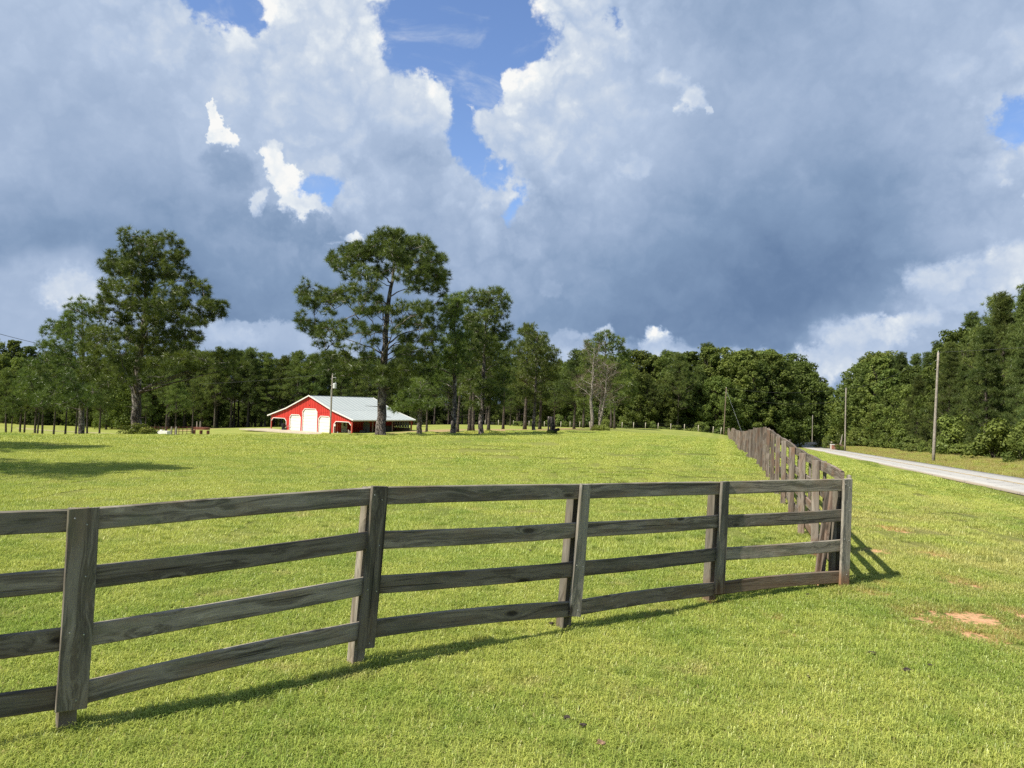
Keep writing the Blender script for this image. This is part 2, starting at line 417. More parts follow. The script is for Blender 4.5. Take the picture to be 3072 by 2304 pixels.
# bare red clay spots in the lawn (x, y, radius) measured from the photograph
def _soil():
    L = [(2870,1880,110),(2940,1860,70),(2830,1870,50),(3040,1900,60),(2810,1665,40),(2615,1785,28),(2660,1760,22),(3050,1850,60),(2320,1855,18),(2130,1812,36),(2990,1930,50),(1950,1850,18),
         (2680,1590,40),(2640,1655,30),(2880,1750,50),(2350,1910,20),(2460,1750,30),(2700,1840,40)]
    return [(*ground_hit(a, b)[:2], r * ground_hit(a, b)[1] / FPX) for a, b, r in L]
SOIL = _soil()
def soil_mask_nodes(k, pos, scale=1.0):
    px, py, pz = k.sep(pos)
    wn = k.v('SUBTRACT', k.noise(pos, 2.4, 5, 0.65, col=True), (0.5, 0.5, 0.5))
    q = k.v('ADD', pos, k.v('SCALE', wn, scale=0.9))
    best = None
    for (x, y, r) in SOIL:
        d = k.v('LENGTH', k.v('MULTIPLY', k.v('SUBTRACT', q, (x, y, 0)), (1 / (r * 1.1 * scale), 1 / (r * 1.6 * scale), 0)))
        best = d if best is None else k.m('MINIMUM', best, d)
    fine = k.noise(pos, 9.0, 5, 0.7)
    return k.sstep(k.m('ADD', best, k.m('MULTIPLY', k.m('SUBTRACT', fine, 0.5), 3.4)), 0.95, 0.45)

def lawn_color(k, pos):
    """grass colour that belongs to the place: broad patches, dry spots, mowing stripes"""
    x, y, z = k.sep(pos)
    big = k.noise(pos, 0.22, 4, 0.55)
    mid = k.noise(pos, 1.1, 5, 0.6)
    fin = k.noise(pos, 5.0, 5, 0.65)
    green = (0.26, 0.36, 0.062); yel = (0.465, 0.50, 0.12); dry = (0.50, 0.41, 0.19); deep = (0.17, 0.27, 0.045)
    t = k.m('ADD', k.m('MULTIPLY', big, 0.45), k.m('ADD', k.m('MULTIPLY', mid, 0.35), k.m('MULTIPLY', fin, 0.2)))
    far = k.sstep(y, 6, 30)
    t = k.m('ADD', t, k.m('MULTIPLY', far, 0.05))
    c = k.mix(k.sstep(t, 0.36, 0.62), green, yel)
    # mower passes run parallel to the roadside fence
    cc = k.m('ADD', k.m('MULTIPLY', x, 0.963), k.m('MULTIPLY', y, -0.270))
    cc = k.m('ADD', cc, k.m('MULTIPLY', k.noise(pos, .25, 2), 0.5))
    st = k.m('SINE', k.m('MULTIPLY', cc, 2 * math.pi / 1.9))
    area = k.m('MULTIPLY', k.sstep(cc, -9, -1), k.sstep(y, 14, 30))
    c = k.mix(k.m('MULTIPLY', area, k.m('MULTIPLY_ADD', st, 0.16, 0.16)), c, yel)
    c = k.mix(k.m('MULTIPLY', area, k.m('MULTIPLY_ADD', st, -0.2, 0.2)), c, green)
    c = k.mix(k.m('MULTIPLY', k.sstep(k.noise(k.v('ADD', pos, (31, 7, 0)), 0.9, 6, 0.68), 0.56, 0.74), 0.6), c, dry)
    c = k.mix(k.m('MULTIPLY', k.sstep(k.noise(k.v('ADD', pos, (5, 57, 0)), 0.6, 5, 0.6), 0.58, 0.74), 0.55), c, deep)
    # tired grass on the bank round the corner post
    worn = k.m('MULTIPLY', k.sstep(x, 3.0, 7.0), k.sstep(k.noise(k.v('ADD', pos, (3, 3, 0)), 0.7, 5, 0.65), 0.38, 0.62))
    worn = k.m('MULTIPLY', worn, k.sstep(y, 30, 12))
    c = k.mix(k.m('MULTIPLY', worn, 0.42), c, dry)
    return c

def mat_blades():
    m, k, out = new_mat('grass_blades')
    pos = k.new('ShaderNodeNewGeometry').outputs['Position']
    c = lawn_color(k, pos)
    a = k.new('ShaderNodeAttribute', attribute_name='tint').outputs['Fac']
    c = k.mix(k.sstep(a, 0.0, 1.0), k.mix(1.0, c, (0.62, 0.68, 0.62), 'MULTIPLY'), k.mix(1.0, c, (1.42, 1.34, 1.35), 'MULTIPLY'))
    c = k.mix(k.m('MULTIPLY', k.sstep(a, 0.93, 0.97), 0.8), c, (0.40, 0.33, 0.16))
    c = k.mix(k.m('MULTIPLY', soil_mask_nodes(k, pos, 1.4), 0.35), c, (0.36, 0.24, 0.10))
    gx, gy, gz = k.sep(pos); rd = k.m('SUBTRACT', gx, k.m('MULTIPLY', gy, ROAD_SL))
    vs_ = k.m('MULTIPLY', k.sstep(rd, 18.6, 19.4), k.sstep(k.noise(pos, .5, 6, .7), .36, .60))
    c = k.mix(k.m('MULTIPLY', vs_, .75), c, (0.40, 0.29, 0.135))
    c = k.mix(k.m('MULTIPLY', k.m('MULTIPLY', k.sstep(rd, 9.5, 11.0), k.sstep(rd, 14.0, 12.5)), .45), c, (0.12, 0.18, 0.03))  # dark strip beside the road, ditch shade put into the grass colour
    dif = k.new('ShaderNodeBsdfDiffuse'); k.put(dif.inputs[0], c)
    tr = k.new('ShaderNodeBsdfTranslucent'); k.put(tr.inputs[0], k.mix(1.0, c, (1.0, 1.05, 0.6), 'MULTIPLY'))
    gl = k.new('ShaderNodeBsdfGlossy'); gl.inputs['Roughness'].default_value = 0.45; gl.inputs[0].default_value = (0.9, 0.95, 0.8, 1)
    ms = k.new('ShaderNodeMixShader'); ms.inputs[0].default_value = 0.34
    k.l.new(dif.outputs[0], ms.inputs[1]); k.l.new(tr.outputs[0], ms.inputs[2])
    ms2 = k.new('ShaderNodeMixShader'); ms2.inputs[0].default_value = 0.035
    k.l.new(ms.outputs[0], ms2.inputs[1]); k.l.new(gl.outputs[0], ms2.inputs[2])
    k.l.new(ms2.outputs[0], out.inputs[0])
    return m

def mat_ground():
    m, k, out = new_mat('ground_turf')
    pos = k.new('ShaderNodeNewGeometry').outputs['Position']
    x, y, z = k.sep(pos)
    c = lawn_color(k, pos)
    near = k.sstep(y, 60, 25)
    thatch = k.mix(k.noise(pos, 14, 4), (0.10, 0.075, 0.035), (0.13, 0.14, 0.04))
    c = k.mix(k.m('MULTIPLY', near, 0.4), c, thatch)
    # light and dark blades beyond the modelled turf
    grain = k.noise(pos, 7.0, 6, 0.75)
    c = k.mix(k.sstep(grain, 0.3, 0.72), k.mix(1.0, c, (0.42, 0.44, 0.42), 'MULTIPLY'), k.mix(1.0, c, (0.74, 0.71, 0.75), 'MULTIPLY'))
    # forest floor, canopy shade put into its dark colour, and pine straw
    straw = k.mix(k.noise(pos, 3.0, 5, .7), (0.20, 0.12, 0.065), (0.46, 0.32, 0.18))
    shaded_floor = k.mix(k.noise(pos, 1.3, 5, .7), (0.016, 0.018, 0.010), (0.04, 0.03, 0.018))
    best = None
    wn = k.v('SUBTRACT', k.noise(pos, 0.8, 5, 0.65, col=True), (0.5, 0.5, 0.5))
    q = k.v('ADD', pos, k.v('SCALE', wn, scale=1.8))
    for (sx, sy, sr) in STRAW:
        d = k.v('LENGTH', k.v('MULTIPLY', k.v('SUBTRACT', q, (sx, sy, 0)), (1 / sr, 0.45 / sr, 0)))
        best = d if best is None else k.m('MINIMUM', best, d)
    c = k.mix(k.m('MULTIPLY', k.sstep(best, 1.1, 0.6), .85), c, straw)
    # wood line: far side and across the road
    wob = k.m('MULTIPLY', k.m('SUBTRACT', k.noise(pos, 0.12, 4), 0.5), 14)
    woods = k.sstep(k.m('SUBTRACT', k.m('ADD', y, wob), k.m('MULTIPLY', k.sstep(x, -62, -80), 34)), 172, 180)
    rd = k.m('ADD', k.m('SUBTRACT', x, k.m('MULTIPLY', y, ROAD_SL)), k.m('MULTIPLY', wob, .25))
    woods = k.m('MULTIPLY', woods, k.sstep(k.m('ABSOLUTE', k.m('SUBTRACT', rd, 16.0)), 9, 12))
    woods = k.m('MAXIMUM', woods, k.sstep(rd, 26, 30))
    c = k.mix(woods, c, shaded_floor)
    # rough verge over the road: straw-coloured seed heads and clay
    vg = k.m('MULTIPLY', k.sstep(rd, 18.6, 19.6), k.m('SUBTRACT', 1.0, woods))
    vcol = k.mix(k.sstep(k.noise(pos, .6, 6, .7), .42, .62), (0.13, 0.17, 0.04), (0.30, 0.20, 0.085))
    c = k.mix(k.m('MULTIPLY', vg, .7), c, vcol)
    soil = k.mix(k.noise(pos, 6, 5, .7), (0.46, 0.24, 0.12), (0.60, 0.37, 0.22))
    c = k.mix(soil_mask_nodes(k, pos), c, soil)
    h = k.m('ADD', k.m('MULTIPLY', k.noise(pos, 9.0, 5, .7), 0.05), k.m('MULTIPLY', k.noise(pos, 1.5, 3), .05))
    principled(k, out, c, 0.9, 0.1, bump=h, bstr=0.9, bdist=1.0)
    return m

def mat_needles(name, dark, light, gloss=0.03):
    m, k, out = new_mat(name)
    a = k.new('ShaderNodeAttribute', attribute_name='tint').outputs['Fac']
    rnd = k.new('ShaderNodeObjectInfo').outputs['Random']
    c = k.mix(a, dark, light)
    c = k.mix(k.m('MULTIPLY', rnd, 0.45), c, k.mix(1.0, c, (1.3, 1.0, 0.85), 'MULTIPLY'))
    r2 = k.m('FRACT', k.m('MULTIPLY', rnd, 17.3))
    c = k.v('SCALE', c, scale=k.m('MULTIPLY_ADD', r2, .65, .66))
    c = k.mix(k.sstep(a, 0.985, 0.99), c, (0.14, 0.085, 0.035))
    dif = k.new('ShaderNodeBsdfDiffuse'); k.put(dif.inputs[0], c)
    tr = k.new('ShaderNodeBsdfTranslucent'); k.put(tr.inputs[0], k.mix(1.0, c, (1.1, 1.15, 0.5), 'MULTIPLY'))
    gl = k.new('ShaderNodeBsdfGlossy'); gl.inputs['Roughness'].default_value = 0.38; gl.inputs[0].default_value = (.8, .85, .8, 1)
    ms = k.new('ShaderNodeMixShader'); ms.inputs[0].default_value = 0.36
    k.l.new(dif.outputs[0], ms.inputs[1]); k.l.new(tr.outputs[0], ms.inputs[2])
    ms2 = k.new('ShaderNodeMixShader'); ms2.inputs[0].default_value = gloss
    k.l.new(ms.outputs[0], ms2.inputs[1]); k.l.new(gl.outputs[0], ms2.inputs[2])
    k.l.new(ms2.outputs[0], out.inputs[0])
    return m

def mat_bark(name, dark, light, sun_patch=None):
    m, k, out = new_mat(name)
    pos = k.new('ShaderNodeTexCoord').outputs['Object']
    q = k.v('MULTIPLY', pos, (1, 1, 0.28))
    cr = k.voro(k.v('ADD', q, k.v('SCALE', k.noise(q, 5, 3, col=True), scale=.12)), 11.0, 'DISTANCE_TO_EDGE')
    n = k.noise(q, 7.0, 6, .7)
    c = k.mix(k.sstep(n, .35, .65), dark, light)
    c = k.mix(k.sstep(cr, .12, .0), c, tuple(v * .35 for v in dark))
    if sun_patch: c = k.mix(k.m('MULTIPLY', k.sstep(k.noise(pos, 2.2, 5, .7), .52, .66), .8), c, sun_patch)  # pale blotches put sunlit streaks into the bark colour
    principled(k, out, c, .9, .15, bump=k.m('ADD', k.m('MULTIPLY', k.sstep(cr, 0, .2), .6), k.m('MULTIPLY', n, .5)), bstr=.9, bdist=.05)
    return m

def mat_wood(name, dark, light, warm, stain=0.0, moss=0.3):
    m, k, out = new_mat(name)
    tc = k.new('ShaderNodeTexCoord').outputs['Object']
    geo = k.new('ShaderNodeNewGeometry').outputs['Position']
    rnd = k.new('ShaderNodeObjectInfo').outputs['Random']
    off = k.xyz(k.m('MULTIPLY', rnd, 37.0), k.m('MULTIPLY', rnd, 11.0), k.m('MULTIPLY', rnd, 19.0))
    p = k.v('ADD', tc, off)
    px, py, pz = k.sep(p)
    # knots, with the grain flowing round them
    kp = k.v('ADD', k.v('MULTIPLY', p, (1.9, 0.0, 5.2)), k.v('SCALE', k.noise(p, 2.0, 2, col=True), scale=.25))
    kd = k.voro(kp, 1.0, 'F1', 1.0)
    kmask = k.sstep(kd, .17, .07)
    flow = k.m('MULTIPLY', k.m('EXPONENT', k.m('MULTIPLY', kd, -5.0)), .9)
    gv = k.v('MULTIPLY', p, (0.9, 9.0, 17.0))
    gv = k.v('ADD', gv, k.xyz(0.0, k.m('MULTIPLY', flow, 2.2), k.m('MULTIPLY', flow, 2.6)))
    g1 = k.noise(gv, 1.0, 6, .62, .6)
    g2 = k.noise(k.v('MULTIPLY', gv, (1.6, 4, 4)), 1.6, 4, .7)
    ring = k.m('SINE', k.m('MULTIPLY', g1, 46.0))
    c = k.mix(k.sstep(g1, .34, .66), dark, light)
    c = k.mix(k.m('MULTIPLY_ADD', ring, .16, .16), c, tuple(v * .42 for v in dark))
    c = k.mix(k.m('MULTIPLY', k.sstep(g2, .45, .7), .45), c, light)
    blot = k.noise(k.v('MULTIPLY', p, (1, 3, 3)), 2.2, 4, .6)
    c = k.mix(k.m('MULTIPLY', k.sstep(blot, .45, .72), .7), c, warm)
    if moss: c = k.mix(k.m('MULTIPLY', k.sstep(k.noise(k.v('ADD', k.v('MULTIPLY', p, (1, 2.5, 2.5)), (9, 2, 4)), 3.0, 5, .65), .48, .7), moss), c, (0.055, 0.075, 0.045))
    c = k.mix(k.m('MULTIPLY', kmask, .85), c, (0.018, 0.014, 0.012))
    crack = k.sstep(k.noise(k.v('MULTIPLY', p, (0.7, 6, 36)), 1.0, 3, .5), .36, .31)
    c = k.mix(k.m('MULTIPLY', crack, .75), c, (0.02, 0.018, 0.016))
    # brightness differs from board to board
    c = k.mix(1.0, c, k.v('SCALE', (1, 1, 1), scale=k.m('MULTIPLY_ADD', rnd, .75, .68)), 'MULTIPLY')
    if stain:                                              # rain-splashed clay close to the ground
        gx, gy, gz = k.sep(geo)
        s = k.m('ADD', gz, k.m('MULTIPLY', k.m('SUBTRACT', k.noise(geo, 5, 4), .5), .25))
        s = k.m('MULTIPLY', k.sstep(s, .40, .10), k.m('MULTIPLY', k.sstep(gx, 0.2, 4.2), k.sstep(gy, 15.0, 10.0)))
        c = k.mix(k.m('MULTIPLY', s, stain), c, (0.25, 0.125, 0.06))
    h = k.m('ADD', k.m('MULTIPLY', g1, .5), k.m('ADD', k.m('MULTIPLY', ring, .10), k.m('MULTIPLY', crack, -.6)))
    h = k.m('ADD', h, k.m('MULTIPLY', kmask, -.5))
    principled(k, out, c, .82, .25, bump=h, bstr=.75, bdist=.006)
    return m

M_WOOD = mat_wood('weathered_fence_wood', (0.085, 0.074, 0.060), (0.30, 0.27, 0.22), (0.18, 0.135, 0.092), stain=.5, moss=.35)
M_WOOD_COVER = mat_wood('weathered_cover_wood', (0.12, 0.11, 0.095), (0.32, 0.295, 0.25), (0.20, 0.165, 0.12), stain=.9, moss=.25)
M_WOOD2 = mat_wood('brown_fence_wood', (0.085, 0.068, 0.055), (0.26, 0.225, 0.19), (0.165, 0.095, 0.06), stain=.5, moss=.0)  # browner wood by its own colour, without moss
M_BARK = mat_bark('pine_bark', (0.055, 0.047, 0.042), (0.24, 0.21, 0.19), (0.46, 0.43, 0.40))
M_BARK2 = mat_bark('thin_trunk_bark', (0.06, 0.05, 0.042), (0.17, 0.145, 0.12))
M_DEADBARK = mat_bark('dead_tree_bark', (0.20, 0.175, 0.145), (0.42, 0.39, 0.34))
M_TWIG = plain('dead_twigs', (0.15, 0.11, 0.085), .9, .1)
M_NEED = mat_needles('pine_needles', (0.056, 0.098, 0.028), (0.205, 0.27, 0.070))
M_NEED_D = mat_needles('forest_pine_needles', (0.050, 0.090, 0.030), (0.175, 0.225, 0.068), 0.012)
M_LEAF = mat_needles('hardwood_leaves', (0.052, 0.090, 0.025), (0.190, 0.245, 0.064), 0.008)
M_LEAF2 = mat_needles('shrub_leaves', (0.045, 0.080, 0.016), (0.17, 0.205, 0.045), 0.008)
M_POLE = plain('pole_wood', (0.26, 0.235, 0.20), .85, .2, var=.3, scale=5)
M_STEEL = plain('galvanised_steel', (0.45, 0.47, 0.48), .45, .5, .6, var=.1)
M_BLACK = plain('black_plastic', (0.012, 0.012, 0.014), .5, .4)
M_WIRE = plain('wire', (0.05, 0.05, 0.055), .6)
# ------------------------------------------------------------------ ground sheet, road
STRAW = [(*at(px, 1300, D)[:2], r) for px, D, r in [(1135, 49, 1.6), (405, 52, 2.0), (440, 53, 1.6), (1380, 60, 2.6), (1450, 60, 2.8), (1420, 74, 3.5), (1330, 92, 3.0), (1280, 100, 3.5), (1350, 104, 4.5), (1600, 85, 1.8), (1650, 92, 2.4), (1574, 96, 1.6),
          (1720, 100, 2.4), (1775, 81, 1.6), (1505, 90, 3.0), (520, 112, 5.0), (600, 150, 4.0), (1340, 112, 8.0), (1440, 104, 6.0), (1250, 112, 7.0), (1190, 100, 4.0), (1690, 112, 3.5)]]
M_GROUND = mat_ground()
def build_ground():
    ys = np.concatenate([np.linspace(-220, -34, 12), np.linspace(-30, 0, 16)[:-1], np.exp(np.linspace(math.log(40), math.log(1600), 330)) - 40])
    t = np.linspace(-1, 1, 331); ss = np.sinh(t * 2.6) / math.sinh(2.6) * 2.8
    Y, S = np.meshgrid(ys, ss, indexing='ij'); X = S * (np.maximum(Y, 0) + 40)
    X = X + np.where(Y < 0, S * (-Y) * .8, 0)
    Z = HZ(X.ravel(), Y.ravel()).reshape(X.shape)
    idx = np.arange(X.size).reshape(X.shape)
    q = np.stack([idx[:-1, :-1], idx[:-1, 1:], idx[1:, 1:], idx[1:, :-1]], -1).reshape(-1, 4)
    g = G(); g.add(np.stack([X, Y, Z], -1).reshape(-1, 3), [q])
    tagit(g.build('ground', M_GROUND, smooth=True), kind='structure')
build_ground()

def strip(name, mat, path, half_l, half_r, dz, thick=0.0, smooth=True):
    """ribbon along a path of 3D points (left offset .. right offset)"""
    path = np.asarray(path); tan = np.gradient(path[:, :2], axis=0); tan /= np.linalg.norm(tan, axis=1)[:, None]
    nr = np.stack([tan[:, 1], -tan[:, 0]], 1)
    rows = []
    offs = np.linspace(half_l, half_r, 5)
    for o in offs:
        rows.append(np.concatenate([path[:, :2] + nr * o, path[:, 2:] + dz], 1))
    V = np.stack(rows, 1)
    if thick:
        a = V[:, :1] - np.array([0, 0, thick]); b = V[:, -1:] - np.array([0, 0, thick]); V = np.concatenate([a, V, b], 1)
    n, m_, _ = V.shape; idx = np.arange(n * m_).reshape(n, m_)
    q = np.stack([idx[:-1, :-1], idx[:-1, 1:], idx[1:, 1:], idx[1:, :-1]], -1).reshape(-1, 4)
    g = G(); g.add(V.reshape(-1, 3), [q]); return g.build(name, mat, smooth=smooth)

def mat_road():
    m, k, out = new_mat('road_asphalt')
    pos = k.new('ShaderNodeNewGeometry').outputs['Position']; x, y, z = k.sep(pos)
    rd = k.m('SUBTRACT', x, k.m('MULTIPLY', y, ROAD_SL))
    n = k.noise(pos, 1.5, 6, .7); f = k.noise(pos, 40, 3, .7)
    c = k.mix(n, (0.30, 0.295, 0.28), (0.40, 0.39, 0.37))
    c = k.mix(k.sstep(f, .4, .7), c, (0.46, 0.45, 0.42))
    lane = k.m('COSINE', k.m('MULTIPLY', k.m('SUBTRACT', rd, ROAD_C - .9), 2 * math.pi / 1.55))      # worn wheel tracks
    c = k.mix(k.m('MULTIPLY_ADD', lane, .10, .10), c, (0.50, 0.485, 0.46))
    edge = k.sstep(k.m('ADD', k.m('ABSOLUTE', k.m('SUBTRACT', rd, ROAD_C)), k.m('MULTIPLY', n, .5)), 2.95, 3.3)
    c = k.mix(k.m('MULTIPLY', edge, .6), c, (0.30, 0.22, 0.14))
    ck = k.voro(k.v('ADD', pos, k.v('SCALE', k.noise(pos, .8, 4, col=True), scale=1.6)), .45, 'DISTANCE_TO_EDGE')
    c = k.mix(k.m('MULTIPLY', k.sstep(ck, .022, .006), .6), c, (0.12, 0.115, 0.11))
    c = k.mix(k.m('MULTIPLY', k.sstep(k.noise(pos, .13, 3), .55, .6), .22), c, (0.24, 0.235, 0.23))
    principled(k, out, c, .9, .2, bump=f, bstr=.25, bdist=.01)
    return m
def mat_paint():
    m, k, out = new_mat('yellow_road_paint')
    pos = k.new('ShaderNodeNewGeometry').outputs['Position']
    c = k.mix(k.sstep(k.noise(pos, 7, 5, .7), .42, .66), (0.50, 0.33, 0.06), (0.32, 0.28, 0.20))
    principled(k, out, c, .8, .2); return m
fine_path = np.stack([np.interp(np.linspace(0, 1, 400), np.linspace(0, 1, len(ROAD)), ROAD[:, i]) for i in range(3)], 1)
road = tagit(strip('road', mat_road(), fine_path, -ROAD_HALF, ROAD_HALF, .015, thick=.09), kind='structure')
M_PAINT = mat_paint()
for o in (-.17, .07):
    tagit(strip('centre_line', M_PAINT, fine_path, o, o + .10, .021), kind='structure')

# ------------------------------------------------------------------ turf
def blade_patch(size, n, h, w, lean, seg=2):
    """a square of grass blades in its own coordinates"""
    bx = (rng.random((n, 2)) - .5) * size
    a = rng.random(n) * 2 * np.pi; L = h * (.55 + .75 * rng.random(n)); ln = lean * (.3 + rng.random(n))
    d = np.stack([np.cos(a), np.sin(a)], 1); s = np.stack([-d[:, 1], d[:, 0]], 1) * (w * (.7 + .6 * rng.random(n)))[:, None] / 2
    b0 = np.concatenate([bx - s, np.full((n, 1), -.01)], 1); b1 = np.concatenate([bx + s, np.full((n, 1), -.01)], 1)
    tint = np.clip(rng.normal(size=n) * (.22 if w < .0055 else .12) + .5, 0, 1); tint = np.minimum(tint, .9)
    if w < .0055: tint[rng.random(n) < .05] = 1.0
    if seg == 1:
        t = np.concatenate([bx + d * (L * ln)[:, None], (L * np.cos(np.minimum(ln, 1.2)))[:, None]], 1)
        V = np.stack([b0, b1, t], 1).reshape(-1, 3); F = [np.arange(3 * n).reshape(-1, 3)]; att = np.repeat(tint, 3)
    else:
        mx = bx + d * (L * ln * .35)[:, None]; mz = (L * .62)[:, None]
        m0 = np.concatenate([mx - s * .8, mz], 1); m1 = np.concatenate([mx + s * .8, mz], 1)
        t = np.concatenate([bx + d * (L * ln)[:, None], (L * np.clip(1.05 - ln * .45, .25, 1))[:, None]], 1)
        V = np.stack([b0, b1, m1, m0, t], 1).reshape(-1, 3); i = np.arange(n)[:, None] * 5
        F = [np.concatenate([i, i + 1, i + 2, i + 3], 1), np.concatenate([i + 3, i + 2, i + 4], 1)]; att = np.repeat(tint, 5)
    return V, F, att

def turf_object(name, label, patches, points, mat):
    """patches: {vid: (V,F,att)}; points: list of (vidset index, xyz, rot, scale)"""
    g = G(); vid = []
    for v, (V, F, att) in patches.items(): g.add(V, F, att); vid.append(np.full(len(V), v))
    P = np.concatenate([p[1] for p in points]); code = np.concatenate([np.full(len(p[1]), p[0]) for p in points])
    g.add(P, [], np.zeros(len(P))); vid.append(code)
    me = g.mesh(name, mat, attname='tint'); nb = len(me.vertices) - len(P)
    def attr(nm, typ, arr, key='value'):
        a_ = me.attributes.new(nm, typ, 'POINT'); a_.data.foreach_set(key, arr.ravel())
    attr('vid', 'INT', np.concatenate(vid).astype(np.int32))
    rot = np.zeros((nb + len(P), 3), np.float32); rot[nb:] = np.concatenate([p[2] for p in points]); attr('rot', 'FLOAT_VECTOR', rot, 'vector')
    sc = np.ones(nb + len(P), np.float32); sc[nb:] = np.concatenate([p[3] for p in points]); attr('scl', 'FLOAT', sc)
    pick = rng.integers(0, 64, nb + len(P)).astype(np.int32); attr('pick', 'INT', pick)
    o = tagit(link(name, me), label=label, cat='grass', kind='stuff')
    ng = bpy.data.node_groups.new(name, 'GeometryNodeTree')
    ng.interface.new_socket('Geometry', in_out='INPUT', socket_type='NodeSocketGeometry')
    ng.interface.new_socket('Geometry', in_out='OUTPUT', socket_type='NodeSocketGeometry')
    N, Lk = ng.nodes, ng.links
    gi, go = N.new('NodeGroupInput'), N.new('NodeGroupOutput')
    def named(nm, dt):
        n = N.new('GeometryNodeInputNamedAttribute'); n.data_type = dt; n.inputs[0].default_value = nm
        return [s for s in n.outputs if s.enabled and s.name == 'Attribute'][0]
    def where(v):
        c = N.new('FunctionNodeCompare'); c.data_type = 'INT'; c.operation = 'EQUAL'
        Lk.new(named('vid', 'INT'), c.inputs[2]); c.inputs[3].default_value = v
        s = N.new('GeometryNodeSeparateGeometry'); s.domain = 'POINT'
        Lk.new(gi.outputs[0], s.inputs[0]); Lk.new(c.outputs[0], s.inputs[1]); return s.outputs[0]
    join = N.new('GeometryNodeJoinGeometry')
    for pcode in sorted(set(p[0] for p in points)):
        jn = N.new('GeometryNodeJoinGeometry')
        for v in patches:
            if v // 10 == -pcode // 10:
                gti = N.new('GeometryNodeGeometryToInstance'); Lk.new(where(v), gti.inputs[0]); Lk.new(gti.outputs[0], jn.inputs[0])
        iop = N.new('GeometryNodeInstanceOnPoints')
        Lk.new(where(pcode), iop.inputs['Points']); Lk.new(jn.outputs[0], iop.inputs['Instance'])
        iop.inputs['Pick Instance'].default_value = True
        md = N.new('FunctionNodeIntegerMath') if hasattr(bpy.types, 'FunctionNodeIntegerMath') else None
        Lk.new(named('pick', 'INT'), iop.inputs['Instance Index'])
        Lk.new(named('rot', 'FLOAT_VECTOR'), iop.inputs['Rotation']); Lk.new(named('scl', 'FLOAT'), iop.inputs['Scale'])
        Lk.new(iop.outputs[0], join.inputs[0])
    if md is not None:
        for n in list(N):
            if n.bl_idname == 'FunctionNodeIntegerMath': N.remove(n)
    Lk.new(join.outputs[0], go.inputs[0])
    mod = o.modifiers.new('turf', 'NODES'); mod.node_group = ng
    return o

def turf_points(y0, y1, step, region, keep=None, zoff=0.0, s0=1.0):
    """jittered grid over the ground in front of the camera"""
    out = []
    xs = np.arange(-1.02 * y1 * .74 - 5, 1.02 * y1 * .74 + 6, step); ys = np.arange(y0, y1, step)
    X, Y = np.meshgrid(xs, ys); X = X.ravel() + (rng.random(X.size) - .5) * step * .5; Y = Y.ravel() + (rng.random(X.size) - .5) * step * .5
    ok = (np.abs(X) < .74 * Y + 2.5) & region(X, Y)
    X, Y = X[ok], Y[ok]; Z = HZ(X, Y); e = .4
    gx = (HZ(X + e, Y) - Z) / e; gy = (HZ(X, Y + e) - Z) / e
    rot = np.stack([np.arctan(gy), -np.arctan(gx), np.zeros(len(X))], 1)
    # rotate round the vertical first, tilt after: keep the tilt small and fold a quarter-turn heading in
    hd = rng.integers(0, 4, len(X)) * (np.pi / 2)
    c, s = np.cos(hd), np.sin(hd)
    rx = rot[:, 0] * c + -rot[:, 1] * -s * 1.0; ry = rot[:, 1] * c - rot[:, 0] * s
    rot = np.stack([rot[:, 0], rot[:, 1], hd], 1)
    return np.stack([X, Y, Z + zoff], 1), rot.astype(np.float32), (s0 * (.92 + .2 * rng.random(len(X)))).astype(np.float32)
def soil_d(X, Y):
    d = np.full(len(X), 9.0)
    for (x, y, r) in SOIL: d = np.minimum(d, np.hypot((X - x) / (r * 1.1), (Y - y) / (r * 1.6)))
    return d
def road_off(X, Y): return X - ROAD_SL * Y
def reg_near(X, Y):
    rd = road_off(X, Y); a = rd < ROAD_C - ROAD_HALF - .35
    d = soil_d(X, Y); return a & ~((d < .9) & (rng.random(len(X)) < .55))
def reg_mid(X, Y):
    return road_off(X, Y) < ROAD_C - ROAD_HALF - .75
def reg_far(X, Y):
    rd = road_off(X, Y); return (rd < ROAD_C - ROAD_HALF - 1.55) & (X > -.9 * Y - 6)
patches = {10: blade_patch(.30, 520, .042, .0042, 1.5), 11: blade_patch(.30, 520, .046, .0044, 1.4), 12: blade_patch(.30, 520, .038, .0046, 1.7), 13: blade_patch(.30, 480, .052, .0042, 1.3),
           20: blade_patch(.95, 2300, .046, .0085, 1.1, 1), 21: blade_patch(.95, 2300, .050, .0085, 1.1, 1), 22: blade_patch(.95, 2300, .042, .009, 1.2, 1),
           30: blade_patch(2.6, 5200, .055, .019, .9, 1), 31: blade_patch(2.6, 5200, .050, .018, .9, 1)}
def clump_patch():
    V, F, att = blade_patch(.16, 90, .085, .0045, 1.1)
    return V, F, np.clip(att * .5, 0, 1)
patches[40], patches[41] = clump_patch(), clump_patch()
def clump_points():
    n = 520; Y = 2.4 + 11 * rng.random(n) ** .8; X = (rng.random(n) * 1.5 - .75) * Y
    base = [(-2.62, 4.58), (-1.09, 5.79), (.60, 6.88), (2.24, 8.02), (3.9, 8.75), (4.3, 10.5), (4.9, 12.3)]
    for bx, by in base:
        X = np.concatenate([X, bx + rng.normal(size=9) * .10]); Y = np.concatenate([Y, by + rng.normal(size=9) * .10])
    ok = soil_d(X, Y) > 1.0; X, Y = X[ok], Y[ok]; m = len(X)
    return np.stack([X, Y, HZ(X, Y)], 1), np.stack([np.zeros(m), np.zeros(m), rng.random(m) * 6.28], 1).astype(np.float32), (.45 + .5 * rng.random(m)).astype(np.float32)
pts = [(-40, *clump_points()), (-10, *turf_points(1.9, 10.2, .24, reg_near)), (-20, *turf_points(10.0, 27, .80, reg_mid)), (-30, *turf_points(26.5, 76, 2.2, reg_far))]
